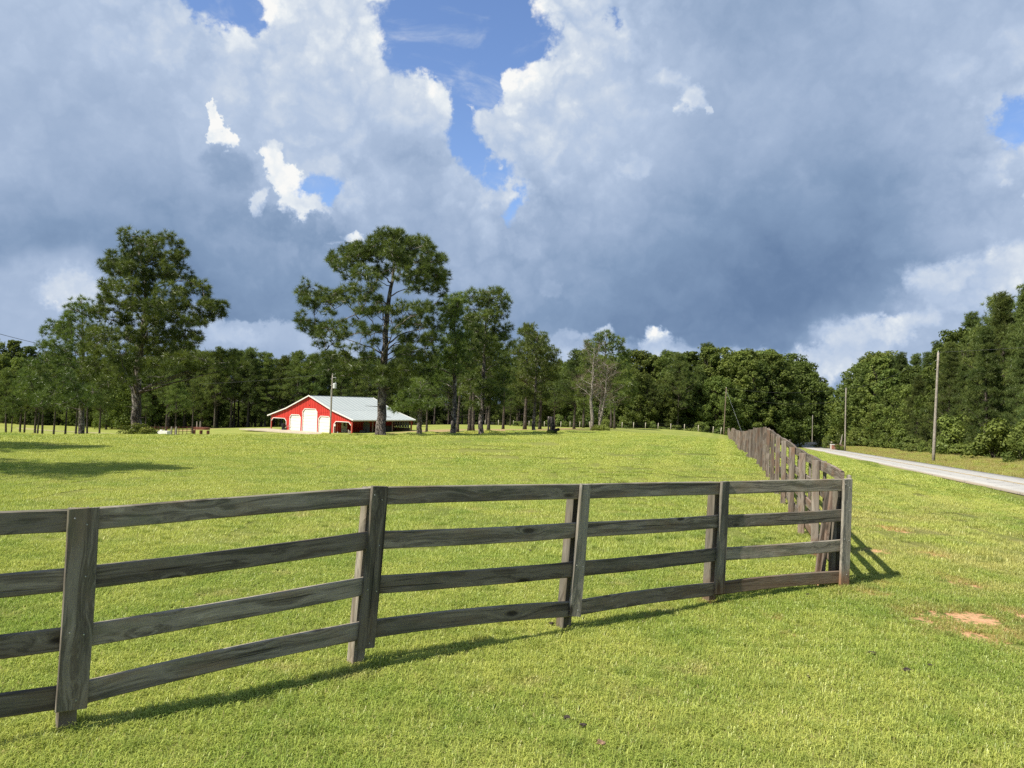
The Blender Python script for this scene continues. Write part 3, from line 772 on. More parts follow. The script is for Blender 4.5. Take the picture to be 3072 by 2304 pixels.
M_BLADES = mat_blades()
turf_object('lawn_grass', 'short sunlit lawn grass around the fence', patches, pts, M_BLADES)
# rank grass on the verge across the road
def reg_verge(X, Y):
    rd = road_off(X, Y); return (rd > ROAD_C + ROAD_HALF + 1.15) & (rd < 27.5)
vp = {10: blade_patch(1.6, 1500, .26, .012, .5, 1), 11: blade_patch(1.6, 1500, .20, .012, .6, 1)}
vpt = [(-10, *turf_points(30, 175, 1.35, reg_verge))]
turf_object('verge_grass', 'rank straw-tinted grass between the road and the wood', vp, vpt, M_BLADES)
# ------------------------------------------------------------------ vegetation builders
def unit(n):
    v = rng.normal(size=(n, 3)); return v / (np.linalg.norm(v, axis=1)[:, None] + 1e-9)

def add_tufts(g, C, Dn, size, nt, width, tint=None):
    """brushes of needles: nt thin triangles leaving each centre"""
    n = len(C)
    d = unit(n * nt).reshape(n, nt, 3) + Dn[:, None] * 0.6
    d /= np.linalg.norm(d, axis=2)[..., None] + 1e-9
    L = size * (0.65 + 0.5 * rng.random((n, nt, 1)))
    sz = 0.8 + 0.4 * rng.random((n, 1, 1))
    side = np.cross(d, unit(n * nt).reshape(n, nt, 3)); side /= np.linalg.norm(side, axis=2)[..., None] + 1e-9
    c = C[:, None] + d * 0.02
    w = width * 0.5
    a = c + side * w; b = c - side * w; t = c + d * L * sz
    V = np.stack([a, b, t], 2).reshape(-1, 3)
    if tint is None: tint = rng.random(n)
    att = np.repeat(np.repeat(tint, nt), 3) * .8 + .2 * np.repeat(rng.random(n * nt), 3)
    g.add(V, [np.arange(len(V)).reshape(-1, 3)], att)

def add_leaves(g, C, Nn, size, tint):
    """single leaf sprays (quads folded on the diagonal)"""
    n = len(C)
    nn = Nn + unit(n) * 0.75; nn /= np.linalg.norm(nn, axis=1)[:, None]
    u = np.cross(nn, unit(n)); u /= np.linalg.norm(u, axis=1)[:, None] + 1e-9
    w = np.cross(nn, u)
    s = (size * (0.6 + 0.8 * rng.random(n)))[:, None]
    V = np.stack([C + u * s, C + w * s * .55, C - u * s * .8 + nn * s * .2, C - w * s * .5], 1).reshape(-1, 3)
    i = np.arange(n)[:, None] * 4
    g.add(V, [np.concatenate([i, i + 1, i + 2, i + 3], 1)], np.repeat(tint, 4))

def bez(a, b, c, n=6):
    t = np.linspace(0, 1, n)[:, None]
    return (1 - t) ** 2 * a + 2 * t * (1 - t) * b + t ** 2 * c

def trunk_path(top, r0, lean=(0, 0), wob=.12, n=14):
    t = np.linspace(0, 1, n)
    ph = rng.random(4) * 6
    p = np.stack([lean[0] * t * top + wob * np.sin(t * 5 + ph[0]) * t, lean[1] * t * top + wob * np.sin(t * 4 + ph[1]) * t, t * top], 1)
    r = r0 * (1 - t * .9) * (1 + .45 * np.exp(-t * 28)) + .01
    p[0, 2] = -0.35
    return p, r

def pine_mesh(H=14, crown0=.42, W=3.2, top_round=.5, nclump=60, nt=11, tsize=.42, tw=.05, per=16, r0=.22, taper=1.0, cone=1.8):
    """one pine in its own coordinates: (trunk mesh, crown mesh)"""
    gt, gc = G(), G()
    P, R = trunk_path(H * .96, r0, lean=(rng.normal() * .012, rng.normal() * .012))
    gt.tube(P, R, 8, rough=.12)
    def tp(z): i = np.interp(z, P[:, 2], np.arange(len(P))); j = int(min(i, len(P) - 2)); return P[j] + (P[j + 1] - P[j]) * (i - j)
    for i in range(nclump):
        f = (i + rng.random()) / nclump
        z = H * (crown0 + (1 - crown0) * f ** .95)
        prof = (1 - f ** cone) * (0.55 + .45 * min(1, f * 5)) + .10
        rad = W * prof * taper * (.22 + .95 * rng.random() ** .6)
        a = i * 2.4 + rng.random() * 1.2
        c = tp(min(z, H * .95)) + np.array([math.cos(a) * rad, math.sin(a) * rad, 0]); c[2] = z + rng.normal() * .3
        s0 = tp(max(H * crown0 * .8, z - rad * .45 - .2))
        mid = (s0 + c) / 2 + np.array([0, 0, -.12 * rad])
        pts = bez(s0, mid, c, 5)
        gt.tube(pts, np.linspace(.02 + .012 * rad * (1.3 - f), .012, 5), 4, cap=False)
        rr = (.55 + .5 * rng.random()) * (W / 3.2)
        n = max(4, int(per * (.6 + .8 * rng.random())))
        o = unit(n) * (rng.random(n)[:, None] ** .4) * np.array([rr, rr, rr * .55])
        o += np.array([math.cos(a), math.sin(a), 0]) * (rng.random(n)[:, None] - .6) * rad * .5
        Dn = o / (np.linalg.norm(o, axis=1)[:, None] + .1) * .6 + np.array([0, 0, .8])
        base = .25 + .5 * rng.random()
        add_tufts(gc, c + o, Dn, tsize, nt, tw, np.clip(base + rng.normal(size=n) * .2, 0, .97))
    for z0 in np.linspace(H * .15, H * crown0, 7):          # dead stubs under the crown
        a = rng.random() * 6.28; q = tp(z0); e = q + np.array([math.cos(a), math.sin(a), -.1]) * (.4 + rng.random() * .9)
        gt.tube(np.array([q, e]), [.022, .006], 3, cap=False)
    return gt.mesh('trunk', M_BARK2, smooth=True), gc.mesh('crown', M_NEED_D, attname='tint')

def hardwood_mesh(H=16, W=5.0, base=.10, lobes=60, leaves=17000, leaf=.21, r0=.2):
    gt, gc = G(), G()
    P, R = trunk_path(H * .8, r0, lean=(rng.normal() * .02, rng.normal() * .02), wob=.3)
    gt.tube(P, R, 7)
    Ls = []
    for i in range(lobes):
        f = (i + .5) / lobes; z = H * (base + (1 - base) * f)
        prof = math.sin(math.pi * min(.97, .30 + .66 * f)) ** .75
        a = i * 2.39996 + rng.random(); rad = W * prof * (.35 + .72 * rng.random())
        r = W * (.15 + .20 * rng.random()) * (.75 + .35 * prof)
        c = np.array([math.cos(a) * rad, math.sin(a) * rad, min(z, H - r * .55)])
        Ls.append((c, r))
        s0 = P[int(min(len(P) - 1, max(2, f * .8 * len(P))))]
        gt.tube(bez(s0, (s0 + c) / 2 + np.array([0, 0, -.3]), c, 4), [.06, .045, .03, .012], 4, cap=False)
    tot = sum(r * r for _, r in Ls)
    for c, r in Ls:
        n = int(leaves * r * r / tot)
        # sub-lumps on the lobe so that its surface is uneven
        m = 12; sub = unit(m) * r * .72 * np.array([1, 1, .8])
        k_ = rng.integers(0, m, n)
        nn = unit(n); o = sub[k_] + nn * (r * .42) * (.55 + .45 * rng.random(n)[:, None])
        o[:, 2] *= .85
        tone = np.clip(.2 + .6 * rng.random(m), 0, 1)[k_] * .7 + rng.random(n) * .28
        add_leaves(gc, c + o, nn * .8 + np.array([0, 0, .35]), leaf, np.clip(tone, 0, .97))
    return gt.mesh('trunk', M_BARK2, smooth=True), gc.mesh('crown', M_LEAF, attname='tint')

def shrub_mesh(H=2.5, W=1.8, leaves=1800, leaf=.13, mat=None, lob=12):
    gt, gc = G(), G()
    for i in range(6):
        a = rng.random() * 6.28; e = np.array([math.cos(a) * W * .5, math.sin(a) * W * .5, H * (.5 + .4 * rng.random())])
        gt.tube(bez(np.array([0, 0, -.1]), np.array([e[0] * .2, e[1] * .2, e[2] * .6]), e, 5), [.035, .03, .02, .015, .006], 4, cap=False)
    m = lob; cs = []
    for i in range(m):
        a = rng.random() * 6.28; f = rng.random(); rad = W * math.sqrt(rng.random()) * (1 - .5 * f)
        cs.append([math.cos(a) * rad * .8, math.sin(a) * rad * .8, H * (.12 + .72 * f)])
    cs = np.array(cs); k_ = rng.integers(0, m, leaves)
    nn = unit(leaves); o = cs[k_] + nn * np.array([W * .38, W * .38, H * .2]) * (.5 + .5 * rng.random(leaves)[:, None])
    o[:, 2] = np.maximum(o[:, 2], .03)
    tone = rng.random(m)[k_] * .6 + rng.random(leaves) * .35
    add_leaves(gc, o, nn + np.array([0, 0, .4]), leaf, tone)
    return gt.mesh('stem', M_BARK2, smooth=True), gc.mesh('foliage', mat or M_LEAF2, attname='tint')

def place(kind, meshes, names, loc, sc, rz, label, cat, group=None, stretch=1.0):
    e = empty(kind, loc, label, cat, group, rz, sc); e.scale = (sc, sc, sc * stretch)
    for nm, me in zip(names, meshes): link(nm, me, e)
    return e

def hero_pine(label, trunk, D, r0, clumps, dens=1.0, nt=44, tsize=.34, tw=.024, org=(0, 640), sc=.4582, dup=.5, D_spread=1.0, low_limb=.35, ground=True):
    """a pine whose trunk bends and needle masses were measured in the photograph (zoom coordinates org/sc)"""
    gt, gc = G(), G()
    W = lambda u, v: at(org[0] + u * sc, org[1] + v * sc, D)
    T = np.array([W(*p) for p in trunk])
    if ground: T[0, 2] = hz(T[0, 0], T[0, 1]) 
    base = T[0].copy(); T[0, 2] -= .3
    s = np.concatenate([[0], np.cumsum(np.linalg.norm(np.diff(T, axis=0), axis=1))]); s /= s[-1]
    ts = np.linspace(0, 1, 26); Tp = np.stack([np.interp(ts, s, T[:, i]) for i in range(3)], 1)
    for _ in range(2): Tp[1:-1] = (Tp[:-2] + Tp[1:-1] * 2 + Tp[2:]) / 4
    Tp[1:-1, :2] += rng.normal(size=(24, 2)) * .03
    R = r0 * (1 - ts ** 1.1 * .88) * (1 + .5 * np.exp(-ts * 45))
    gt.tube(Tp - base, R, 12, rough=.10)
    X = []
    for (u, v, ru, rv) in clumps:
        c = W(u, v); X.append((c, ru * sc / FPX * D, rv * sc / FPX * D))
    n0 = len(X)
    for _ in range(int(n0 * .55)):                              # looser sprays between neighbouring masses
        a = X[rng.integers(0, n0)]; near = [b for b in X[:n0] if 0 < np.linalg.norm(b[0] - a[0]) < 2.6]
        if near:
            b = near[rng.integers(0, len(near))]; X.append(((a[0] + b[0]) / 2 + rng.normal(size=3) * .12, a[1] * .6, a[2] * .7))
    zs = np.array([c[2] for c, _, _ in X]); xs = np.array([c[0] for c, _, _ in X])
    hubs = []
    X.sort(key=lambda t: abs(t[0][0] - np.interp(t[0][2], Tp[:, 2], Tp[:, 0])))
    for c, ru, rv in X:
        tx = np.interp(c[2], Tp[:, 2], Tp[:, 0]); dx = c[0] - tx
        near = np.abs(zs - c[2]) < 1.3
        half = np.max(np.abs(xs[near] - np.interp(zs[near], Tp[:, 2], Tp[:, 0]))) + .3
        reps = 1 + (rng.random() < dup) + (rng.random() < dup * .5 and abs(dx) < half * .5)
        for q in range(int(reps)):
            room = math.sqrt(max(0.04, half ** 2 - dx ** 2)) * D_spread
            dy = (rng.random() * 2 - 1) * room * .95
            if q == 0 and abs(dy) < room * .3: dy = -abs(dy) - .3 * room * rng.random()
            cc = c + np.array([0, dy, 0]); cc[0] += cc[1] * 0 + (c[0] / D) * dy          # stays on its line of sight
            cc[2] += (c[2] - CAM_Z) / D * dy
            hd = math.hypot(cc[0] - tx, dy)
            hub = None
            for (hp, hh) in hubs:                                     # fork off a limb that already reaches that way
                dd = np.linalg.norm(hp - cc)
                if hh < hd - .3 and dd < hd * .55 and dd < 2.3 and (hub is None or dd < np.linalg.norm(hub - cc)): hub = hp
            z0 = max(min(cc[2] - hd * low_limb - .15, Tp[-2, 2]), base[2] + (Tp[-1, 2] - base[2]) * .22)
            s0 = np.array([np.interp(z0, Tp[:, 2], Tp[:, i]) for i in range(3)]); s0[2] = z0
            if hub is not None: s0 = hub
            mid = s0 * .5 + cc * .5 + np.array([0, 0, .10 * hd if hub is None else .05]) + rng.normal(size=3) * (.22 if hub is None else .14)
            end = cc + np.array([0, 0, -rv * .2])
            lp = bez(s0, mid, end, 7); lp[1:-1] += rng.normal(size=(5, 3)) * .04
            hubs += [(lp[4], hd * .62), (lp[6], hd)]
            rb = (.6 if hub is not None else 1.25) * min(.055, .014 + .010 * hd + .008 * rng.random()) * (1.5 if rng.random() < .12 else 1); gt.tube(lp - base, np.linspace(rb, .014, 7), 5, cap=False)
            n = int(dens * 27 * ru * rv / (.8 * .5))
            n = max(6, n)
            o = unit(n) * (rng.random(n)[:, None] ** .30) * np.array([ru * 1.02, ru * .95, rv * 1.05])
            for j in range(0, n, 3):
                gt.tube(np.array([end, cc + o[j]]) - base, [.016, .006], 3, cap=False)
            Dn = o / (np.linalg.norm(o, axis=1)[:, None] + .1) * .75 + np.array([0, 0, .65])
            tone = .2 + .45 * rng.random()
            add_tufts(gc, cc + o - base, Dn, tsize, nt, tw, np.clip(tone + rng.normal(size=n) * .18 + .12 * (o[:, 2] / (rv + .01)), 0, .97))  # higher tufts tinted lighter, light from above put into the colour
    for z0 in np.linspace(.12, .5, 9):
        q = np.array([np.interp(z0, ts, Tp[:, i]) for i in range(3)]); a = rng.random() * 6.28
        e = q + np.array([math.cos(a), math.sin(a), -.05 + .2 * rng.random()]) * (.3 + rng.random())
        gt.tube(np.array([q, e]) - base, [.03, .008], 4, cap=False)
    e = empty('pine_tree', base, label, 'tree', 'pines standing on the lawn')
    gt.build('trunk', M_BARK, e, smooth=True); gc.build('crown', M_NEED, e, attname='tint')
    STRAWN.append((base[0], base[1], r0 * 4 + .6))
    return e
STRAWN = []

def dead_tree(label, trunk, D, r0, seed, org=(1400, 900), sc=.3617):
    r = np.random.default_rng(seed); gt, gb, gw = G(), G(), G()
    T = np.array([at(org[0] + u * sc, org[1] + v * sc, D) for u, v in trunk]); T[0, 2] = hz(T[0, 0], T[0, 1])
    base = T[0].copy(); T = T - base; T[0, 2] -= .2
    s = np.linspace(0, 1, len(T)); ts = np.linspace(0, 1, 18); Tp = np.stack([np.interp(ts, s, T[:, i]) for i in range(3)], 1)
    Tp[2:-1, :2] += r.normal(size=(15, 2)) * .05
    gt.tube(Tp, r0 * (1 - ts * .93) + .01, 9, rough=.1)
    def grow(p, d, L, rad, lev):
        n = 5; pts = [p]
        for i in range(n):
            d = d + r.normal(size=3) * .16; d[2] += .05; d /= np.linalg.norm(d)
            pts.append(pts[-1] + d * L / n)
        pts = np.array(pts)
        (gb if lev < 2 else gw).tube(pts, np.linspace(rad, rad * .3, n + 1), 5 if lev < 2 else 3, cap=False)
        if lev >= 3: return
        for i in range(3, 3 + (7 if lev == 0 else 5)):
            q = pts[min(n, 1 + int(r.random() * n))]
            dd = d + r.normal(size=3) * .65; dd /= np.linalg.norm(dd)
            grow(q, dd, L * (.35 + .3 * r.random()), rad * .42, lev + 1)
    for i in range(20):
        f = .32 + .66 * (i + r.random()) / 20; p = np.array([np.interp(f, ts, Tp[:, j]) for j in range(3)])
        a = i * 2.4 + r.random(); d = np.array([math.cos(a), math.sin(a) * .9, .25 + .3 * r.random() + f * .3]); d /= np.linalg.norm(d)
        grow(p, d, (2.9 * (1 - f * .55)) * (.55 + .5 * r.random()), .05 * (1.2 - f * .6), 0)
    e = empty('dead_tree', base, label, 'tree', 'bare dead trees beyond the lawn')
    gt.build('trunk', M_DEADBARK, e, smooth=True); gb.build('branches', M_DEADBARK, e, smooth=True); gw.build('twigs', M_TWIG, e)
    STRAWN.append((base[0], base[1], .8))

# clumps measured in the photograph: x, y, half width, half height
C_T1 = [(850,140,70,40),(1090,150,50,50),(930,200,60,50),(820,220,50,50),(1020,195,55,45),(1150,195,45,40),(1190,260,45,40),(740,290,55,45),(860,300,80,55),(1000,290,75,55),(1120,300,80,55),(680,335,42,32),(780,380,75,45),(900,390,80,50),(1040,400,85,55),(1170,390,85,55),(1235,440,50,40),
 (705,470,50,40),(820,480,80,50),(950,500,80,50),(1090,500,90,50),(1220,520,85,50),(1320,470,55,38),(1345,520,35,38),(690,560,48,38),(790,590,80,50),(900,600,80,50),(1030,610,80,50),(1160,620,90,52),(1290,610,90,50),(1400,610,65,46),(1455,608,38,28),(1420,655,55,32),
 (650,640,55,45),(740,690,90,55),(870,700,90,60),(1000,710,80,50),(1130,700,90,48),(1260,700,90,45),(1335,705,55,42),(570,760,55,45),(680,790,95,55),(820,810,90,58),(950,810,80,48),(1090,800,80,48),(1200,800,85,42),(1285,805,42,30),
 (550,880,65,45),(660,890,90,55),(790,920,90,58),(930,900,90,50),(1060,890,90,55),(1190,880,85,45),(1270,850,50,36),(1180,945,85,42),(1320,950,85,42),(1440,940,85,40),(1530,935,52,40),(1585,1000,36,32),(1480,1005,65,26),
 (640,1000,80,55),(760,1020,90,58),(880,1005,75,50),(1010,1000,85,48),(1300,1008,75,32),(710,1110,85,55),(820,1090,55,35),(570,1060,75,55),(1000,1065,65,34),(1130,1010,60,34)]
C_T0 = [(530,580,75,42),(470,625,45,42),(575,660,55,55),(485,700,65,55),(355,740,70,42),(420,760,65,48),(305,785,42,34),(520,780,70,55),(360,850,85,48),(262,868,42,34),(470,880,85,55),(300,960,85,52),(420,980,90,55),(215,990,52,42),(185,1060,55,46),(320,1080,90,55),(460,1080,90,55),(220,1150,85,52),(360,1170,90,55),(500,1170,85,50),(610,1160,75,50),(150,1170,55,42),(270,1240,60,34),(400,1245,65,36),(540,1230,65,38),(120,1110,40,34)]
C_T3 = [(860,140,85,36),(940,145,60,36),(800,180,62,50),(1045,175,35,38),(1090,185,48,42),(1010,220,62,52),(1130,240,46,46),(700,230,72,44),(590,240,55,42),(500,295,42,52),(545,350,50,42),(640,310,72,44),(760,270,72,52),(880,240,75,52),(960,290,75,55),(1060,310,78,55),(1155,310,62,48),(1215,300,36,44),(610,405,62,34),(700,390,72,44),(820,370,74,46),(950,390,76,52),(1060,410,78,55),(1165,400,76,55),(1225,425,50,52),(1010,490,65,44),(1110,490,85,55),(1210,500,65,52),(650,495,62,32),(765,495,50,34),(790,570,46,30),(765,655,44,26),(905,760,44,26),(770,850,44,24),(750,930,60,28),(900,640,40,26),
 (318,462,32,34),(295,525,36,40),(400,512,74,34),(500,532,74,40),(350,580,62,34),(460,590,72,38),(580,575,72,32),(685,560,55,30),(405,632,52,26),(300,700,52,32),(300,752,42,30),(400,735,72,32),(500,752,82,36),(420,800,68,28),(560,805,68,32),(620,720,66,28),(705,650,58,28),(720,775,52,26),(395,868,46,22),(480,862,60,26),(655,880,60,22),
 (330,1015,52,30),(400,960,82,36),(500,940,85,40),(480,1015,74,34),(590,970,76,38),(640,1040,74,32),(720,1010,78,40),(805,1050,76,42),(560,1058,52,22),(815,1120,50,24),
 (940,600,52,34),(1000,650,76,44),(1100,620,76,46),(1190,620,66,52),(1080,720,85,52),(1180,730,76,52),(1150,830,76,50),(1060,830,76,46),(960,720,50,30),(990,835,60,32),(940,905,50,38),(1020,925,85,44),(1130,930,70,50),(1000,1020,85,42),(905,1050,72,40),(1100,1040,76,40),(945,1120,66,36),(885,1000,50,30)]
C_T5 = [(1290,560,62,40),(1345,560,45,36),(1250,640,55,48),(1300,640,62,50),(1300,710,78,52),(1240,780,66,48),(1350,800,62,52),(1290,850,82,52),(1200,900,60,46),(1285,930,85,52),(1360,930,46,50),(1180,1000,70,44),(1300,1000,66,36),(1060,1150,46,30),(1200,1090,60,34),(1350,1030,50,34)]
C_T6 = [(1540,508,76,24),(1605,535,50,36),(1410,535,44,40),(1480,560,48,42),(1640,590,34,42),(1560,590,66,34),(1440,620,76,42),(1618,660,56,42),(1520,680,76,42),(1405,700,66,42),(1450,770,76,42),(1580,760,76,42),(1655,760,46,42),(1500,840,76,42),(1640,860,66,42),(1420,880,66,42),(1560,900,66,34),(1645,970,56,34),(1435,960,56,34),(1400,1080,76,42),(1530,1060,76,34),(1630,1080,56,42),(1380,1170,76,38),(1500,1130,76,38),(1600,1180,76,38),(1420,1250,66,30),(1560,1250,66,30)]
C_T4 = [(1080,1175,66,32),(960,1220,72,30),(915,1285,55,24),(1000,1262,74,30),(1120,1250,66,32),(1190,1230,56,30),(1140,1150,56,32),(1010,1160,56,30),(1060,1110,50,30)]
C_T7 = [(490,262,45,32),(590,310,62,38),(640,340,46,32),(530,350,56,42),(560,420,76,42),(650,420,56,32),(735,430,44,30),(700,480,66,34),(600,500,76,42),(500,500,56,50),(680,560,76,42),(760,520,36,32),(560,600,76,34),(650,640,76,34),(720,640,52,32),(480,620,56,50),(560,700,66,34),(650,720,66,34),(460,760,56,42),(530,790,56,32),(640,800,56,30),(730,760,52,30)]
C_T8 = [(1160,288,62,32),(1085,312,52,32),(1270,340,34,34),(1225,335,44,34),(1015,370,44,42),(950,435,38,34),(1050,400,58,42),(1150,390,78,44),(1250,420,66,44),(1330,450,44,44),(985,500,56,42),(1090,500,78,44),(1200,500,78,44),(1320,540,52,44),(960,580,52,34),(1080,590,78,44),(1200,590,78,44),(1310,620,56,44),(1375,680,48,42),(1000,670,56,42),(1150,680,78,44),(1280,700,78,44),(1375,760,42,34),(925,700,44,34),(1240,790,70,40),(1340,850,60,36),(1180,870,60,36),(900,790,60,34),(980,860,60,34),(1080,780,70,40)]
# ------------------------------------------------------------------ trees on the lawn
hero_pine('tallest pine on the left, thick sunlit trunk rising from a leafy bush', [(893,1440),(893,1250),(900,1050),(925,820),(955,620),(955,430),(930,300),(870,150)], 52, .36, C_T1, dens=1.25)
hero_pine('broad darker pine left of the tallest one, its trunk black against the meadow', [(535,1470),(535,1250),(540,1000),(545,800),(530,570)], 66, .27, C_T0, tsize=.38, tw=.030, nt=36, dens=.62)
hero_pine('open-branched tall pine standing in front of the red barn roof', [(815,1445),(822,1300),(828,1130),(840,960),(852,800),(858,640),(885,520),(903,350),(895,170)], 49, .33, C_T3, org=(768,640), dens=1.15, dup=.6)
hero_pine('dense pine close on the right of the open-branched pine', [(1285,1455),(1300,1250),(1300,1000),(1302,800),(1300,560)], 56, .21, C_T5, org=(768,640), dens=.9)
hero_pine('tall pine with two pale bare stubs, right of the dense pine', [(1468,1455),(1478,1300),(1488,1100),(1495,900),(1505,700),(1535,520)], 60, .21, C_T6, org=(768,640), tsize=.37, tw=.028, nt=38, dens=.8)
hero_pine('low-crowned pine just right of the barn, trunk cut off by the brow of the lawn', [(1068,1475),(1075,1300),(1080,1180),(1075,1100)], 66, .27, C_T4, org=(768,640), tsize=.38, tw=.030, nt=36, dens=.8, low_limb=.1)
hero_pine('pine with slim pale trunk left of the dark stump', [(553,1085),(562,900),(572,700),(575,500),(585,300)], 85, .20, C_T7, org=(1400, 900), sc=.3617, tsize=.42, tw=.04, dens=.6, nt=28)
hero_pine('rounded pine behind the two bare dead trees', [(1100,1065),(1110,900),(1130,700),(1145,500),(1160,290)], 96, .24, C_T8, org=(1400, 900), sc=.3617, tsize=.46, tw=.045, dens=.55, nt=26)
dead_tree('taller bare dead tree with a straight pale trunk', [(1037,1078),(1035,900),(1040,780),(1046,650),(1052,500),(1058,400)], 82, .20, 3)
dead_tree('shorter leaning dead tree with a wide twiggy head', [(1098,1065),(1118,950),(1140,840),(1155,760),(1165,640),(1172,540)], 84, .17, 5)

PINES = [pine_mesh(14, .40, 3.3, nclump=80, per=24), pine_mesh(14, .46, 2.9, nclump=72, per=22), pine_mesh(14, .36, 3.6, nclump=90, per=24),
         pine_mesh(14, .55, 2.5, nclump=60, per=20), pine_mesh(14, .08, 2.35, nclump=130, per=24, nt=12, tsize=.34, tw=.045, cone=1.25), pine_mesh(14, .12, 2.6, nclump=130, per=26, nt=12, tsize=.34, tw=.045, cone=1.5)]
HARD = [hardwood_mesh(16, 4.8), hardwood_mesh(16, 5.4, lobes=70), hardwood_mesh(16, 4.0, lobes=50), hardwood_mesh(15, 5.6, base=.05, lobes=70)]
SHRUBS = [shrub_mesh(2.6, 1.9, mat=M_LEAF), shrub_mesh(2.2, 2.3, lob=15), shrub_mesh(3.4, 1.7, mat=M_LEAF), shrub_mesh(1.3, 1.6, leaves=1400, mat=M_LEAF, lob=9)]
TN = ('trunk', 'crown')

# smaller pines whose trunks can be told apart in the grove and by the meadow
def grove(px, py, D, H, var, label, thick=1.0, top=None):
    p = at(px, py, D); z = hz(p[0], p[1])
    if top is not None:                                   # height from where the treetop shows
        dx = ray(px, top); zt = CAM_Z + dx[2] / dx[1] * D; H = zt - z
    s = H / 14
    e = place('pine_tree', PINES[var], TN, (p[0], p[1], z), s, rng.random() * 6.28, label, 'tree', 'pines standing on the lawn')
    STRAWN.append((p[0], p[1], .9))
    return e
row = [(18,84,1120,3),(34,80,1180,3),(59,86,1110,1),(72,92,1130,3),(104,84,1100,1),(112,92,1140,3),(127,78,1110,1),(160,80,1120,3),(196,88,1120,3),(227,82,1110,1),(262,92,1120,3),(298,96,1130,1)]
rl = ['first small pine from the left edge, bent trunk against the meadow', 'second small pine from the left edge, its trunk thin and short-crowned', 'third slim pine from the left by the meadow', 'fourth slim pine from the left, standing farther back',
      'fifth slim pine from the left by the meadow', 'thin pine right behind the fifth one', 'thickest trunk in the row of slim pines, left of the broad dark pine', 'slim pine just left of the broad dark pine',
      'very thin pine between two thicker trunks left of the broad pine', 'slim pine touching the broad dark pine on its left', 'slim pine just right of the broad dark trunk', 'pale-trunked small pine between the two big left pines']
for (px, D, top, v), lb in zip(row, rl): grove(px, 1300, D, 8, v, lb, top=top)
for px, D, top, v, lb in [(527,92,1140,1,'pine with pale trunk behind the rusty corral panels'), (578,104,1150,3,'dark thin trunked pine at the right end of the corral'), (498,110,1120,3,'dark pine trunk behind the middle of the corral'),
        (438,100,1180,3,'pair-like thin pine just right of the tallest left pine'), (1372,70,1010,3,'thin pine tight behind the dense pine right of the barn'), (1280,84,1090,1,'slender pine right of the low-crowned pine by the barn'),
        (1408,74,940,1,'dark leaning pine trunk between the two tall central pines'), (1419,79,1000,3,'pine tight behind the leaning dark trunk'), (1465,82,1000,1,'pale slim pine behind the tall stubby pine'),
        (1509,104,1050,3,'small pine far back between the grove and the pale trunk'), (1574,96,975,1,'pine with a straw-covered root mound left of the slim pale trunk'), (1619,98,1010,3,'leaning thin pine right of the slim pale trunk'),
        (1722,108,1060,2,'thick old pine with pale scar at the foot, far back near the dead trees'), (1833,122,1070,3,'left of the two thin trunks right of the dead trees'), (1843,120,1090,1,'right of the two thin trunks right of the dead trees'),
        (1663,118,1120,0,'low spreading pine behind the dark stump'), (1750,126,1060,2,'dark pine deep in shade behind the taller dead tree')]:
    grove(px, 1290, D, 12, v, lb, top=top)
# two pines outside the left edge whose shadows lie on the lawn
for (x, y, H, v, lb) in [(-17.6, 16.2, 10.5, 2, 'pine beyond the left edge that shades the nearer lawn'), (-23.6, 22.8, 11, 0, 'pine beyond the left edge that shades the farther lawn')]:
    place('pine_tree', PINES[v], TN, (x, y, hz(x, y)), H / 14, 1.0, lb, 'tree', 'pines standing on the lawn')

# ------------------------------------------------------------------ woods
def wood_tree(x, y, H, kind, label, group, v=None, where=None, row=None):
    if where:
        px = 1536 + FPX * x / y; ph = [w for lim, w in where if px < lim][0]
        label = label + ', ' + ('' if row is None else ('front row ', 'second row ', 'back row ')[row]) + ph
    z = hz(x, y) - .1
    if kind == 'pine':
        v = v if v is not None else int(rng.integers(0, 6))
        place('pine_tree', PINES[v], TN, (x, y, z), H / 14 * .9, rng.random() * 6.28, label, 'tree', group, stretch=1.1)
    else:
        v = v if v is not None else int(rng.integers(0, 4))
        place('hardwood_tree', HARD[v], TN, (x, y, z), H / 16, rng.random() * 6.28, label, 'tree', group, stretch=1.0)
def H_for(px, top, D):
    d = ray(px, top); p = at(px, top, D); return p[2] - hz(p[0], p[1])
# plantation behind the barn
prof_x = [-40, 100, 330, 500, 640, 760, 900, 1100, 1400, 1560, 1700, 1850]
prof_y = [1030, 1060, 1085, 1060, 1062, 1062, 1066, 1070, 1080, 1082, 1080, 1064]
for r_, (D0, dpx, kinds) in enumerate([(186, 46, .9), (193, 50, .85), (202, 54, .7)]):
    px = 318 + r_ * 17
    while px < 1580:
        D = D0 + rng.normal() * 2.2; p = at(px, 1290, D)
        H = H_for(px, np.interp(px, prof_x, prof_y) + rng.normal() * 12 + 4, D)
        pine = rng.random() < kinds
        wood_tree(p[0], p[1], H, 'pine' if pine else 'hard', 'dark plantation pine' if pine else 'leafy tree among plantation pines',
                  'plantation pines behind the barn' if pine else 'leafy trees among the plantation', v=(int(rng.choice([1, 0, 2, 4, 5])) if pine else None),
                  where=[(520, 'behind the corral'), (700, 'left of the barn'), (830, 'over its left eave'), (950, 'over its ridge'), (1080, 'over its right slope'), (1300, 'right of the barn'), (9999, 'behind the grove')], row=r_)
        px += dpx * (.75 + .5 * rng.random())
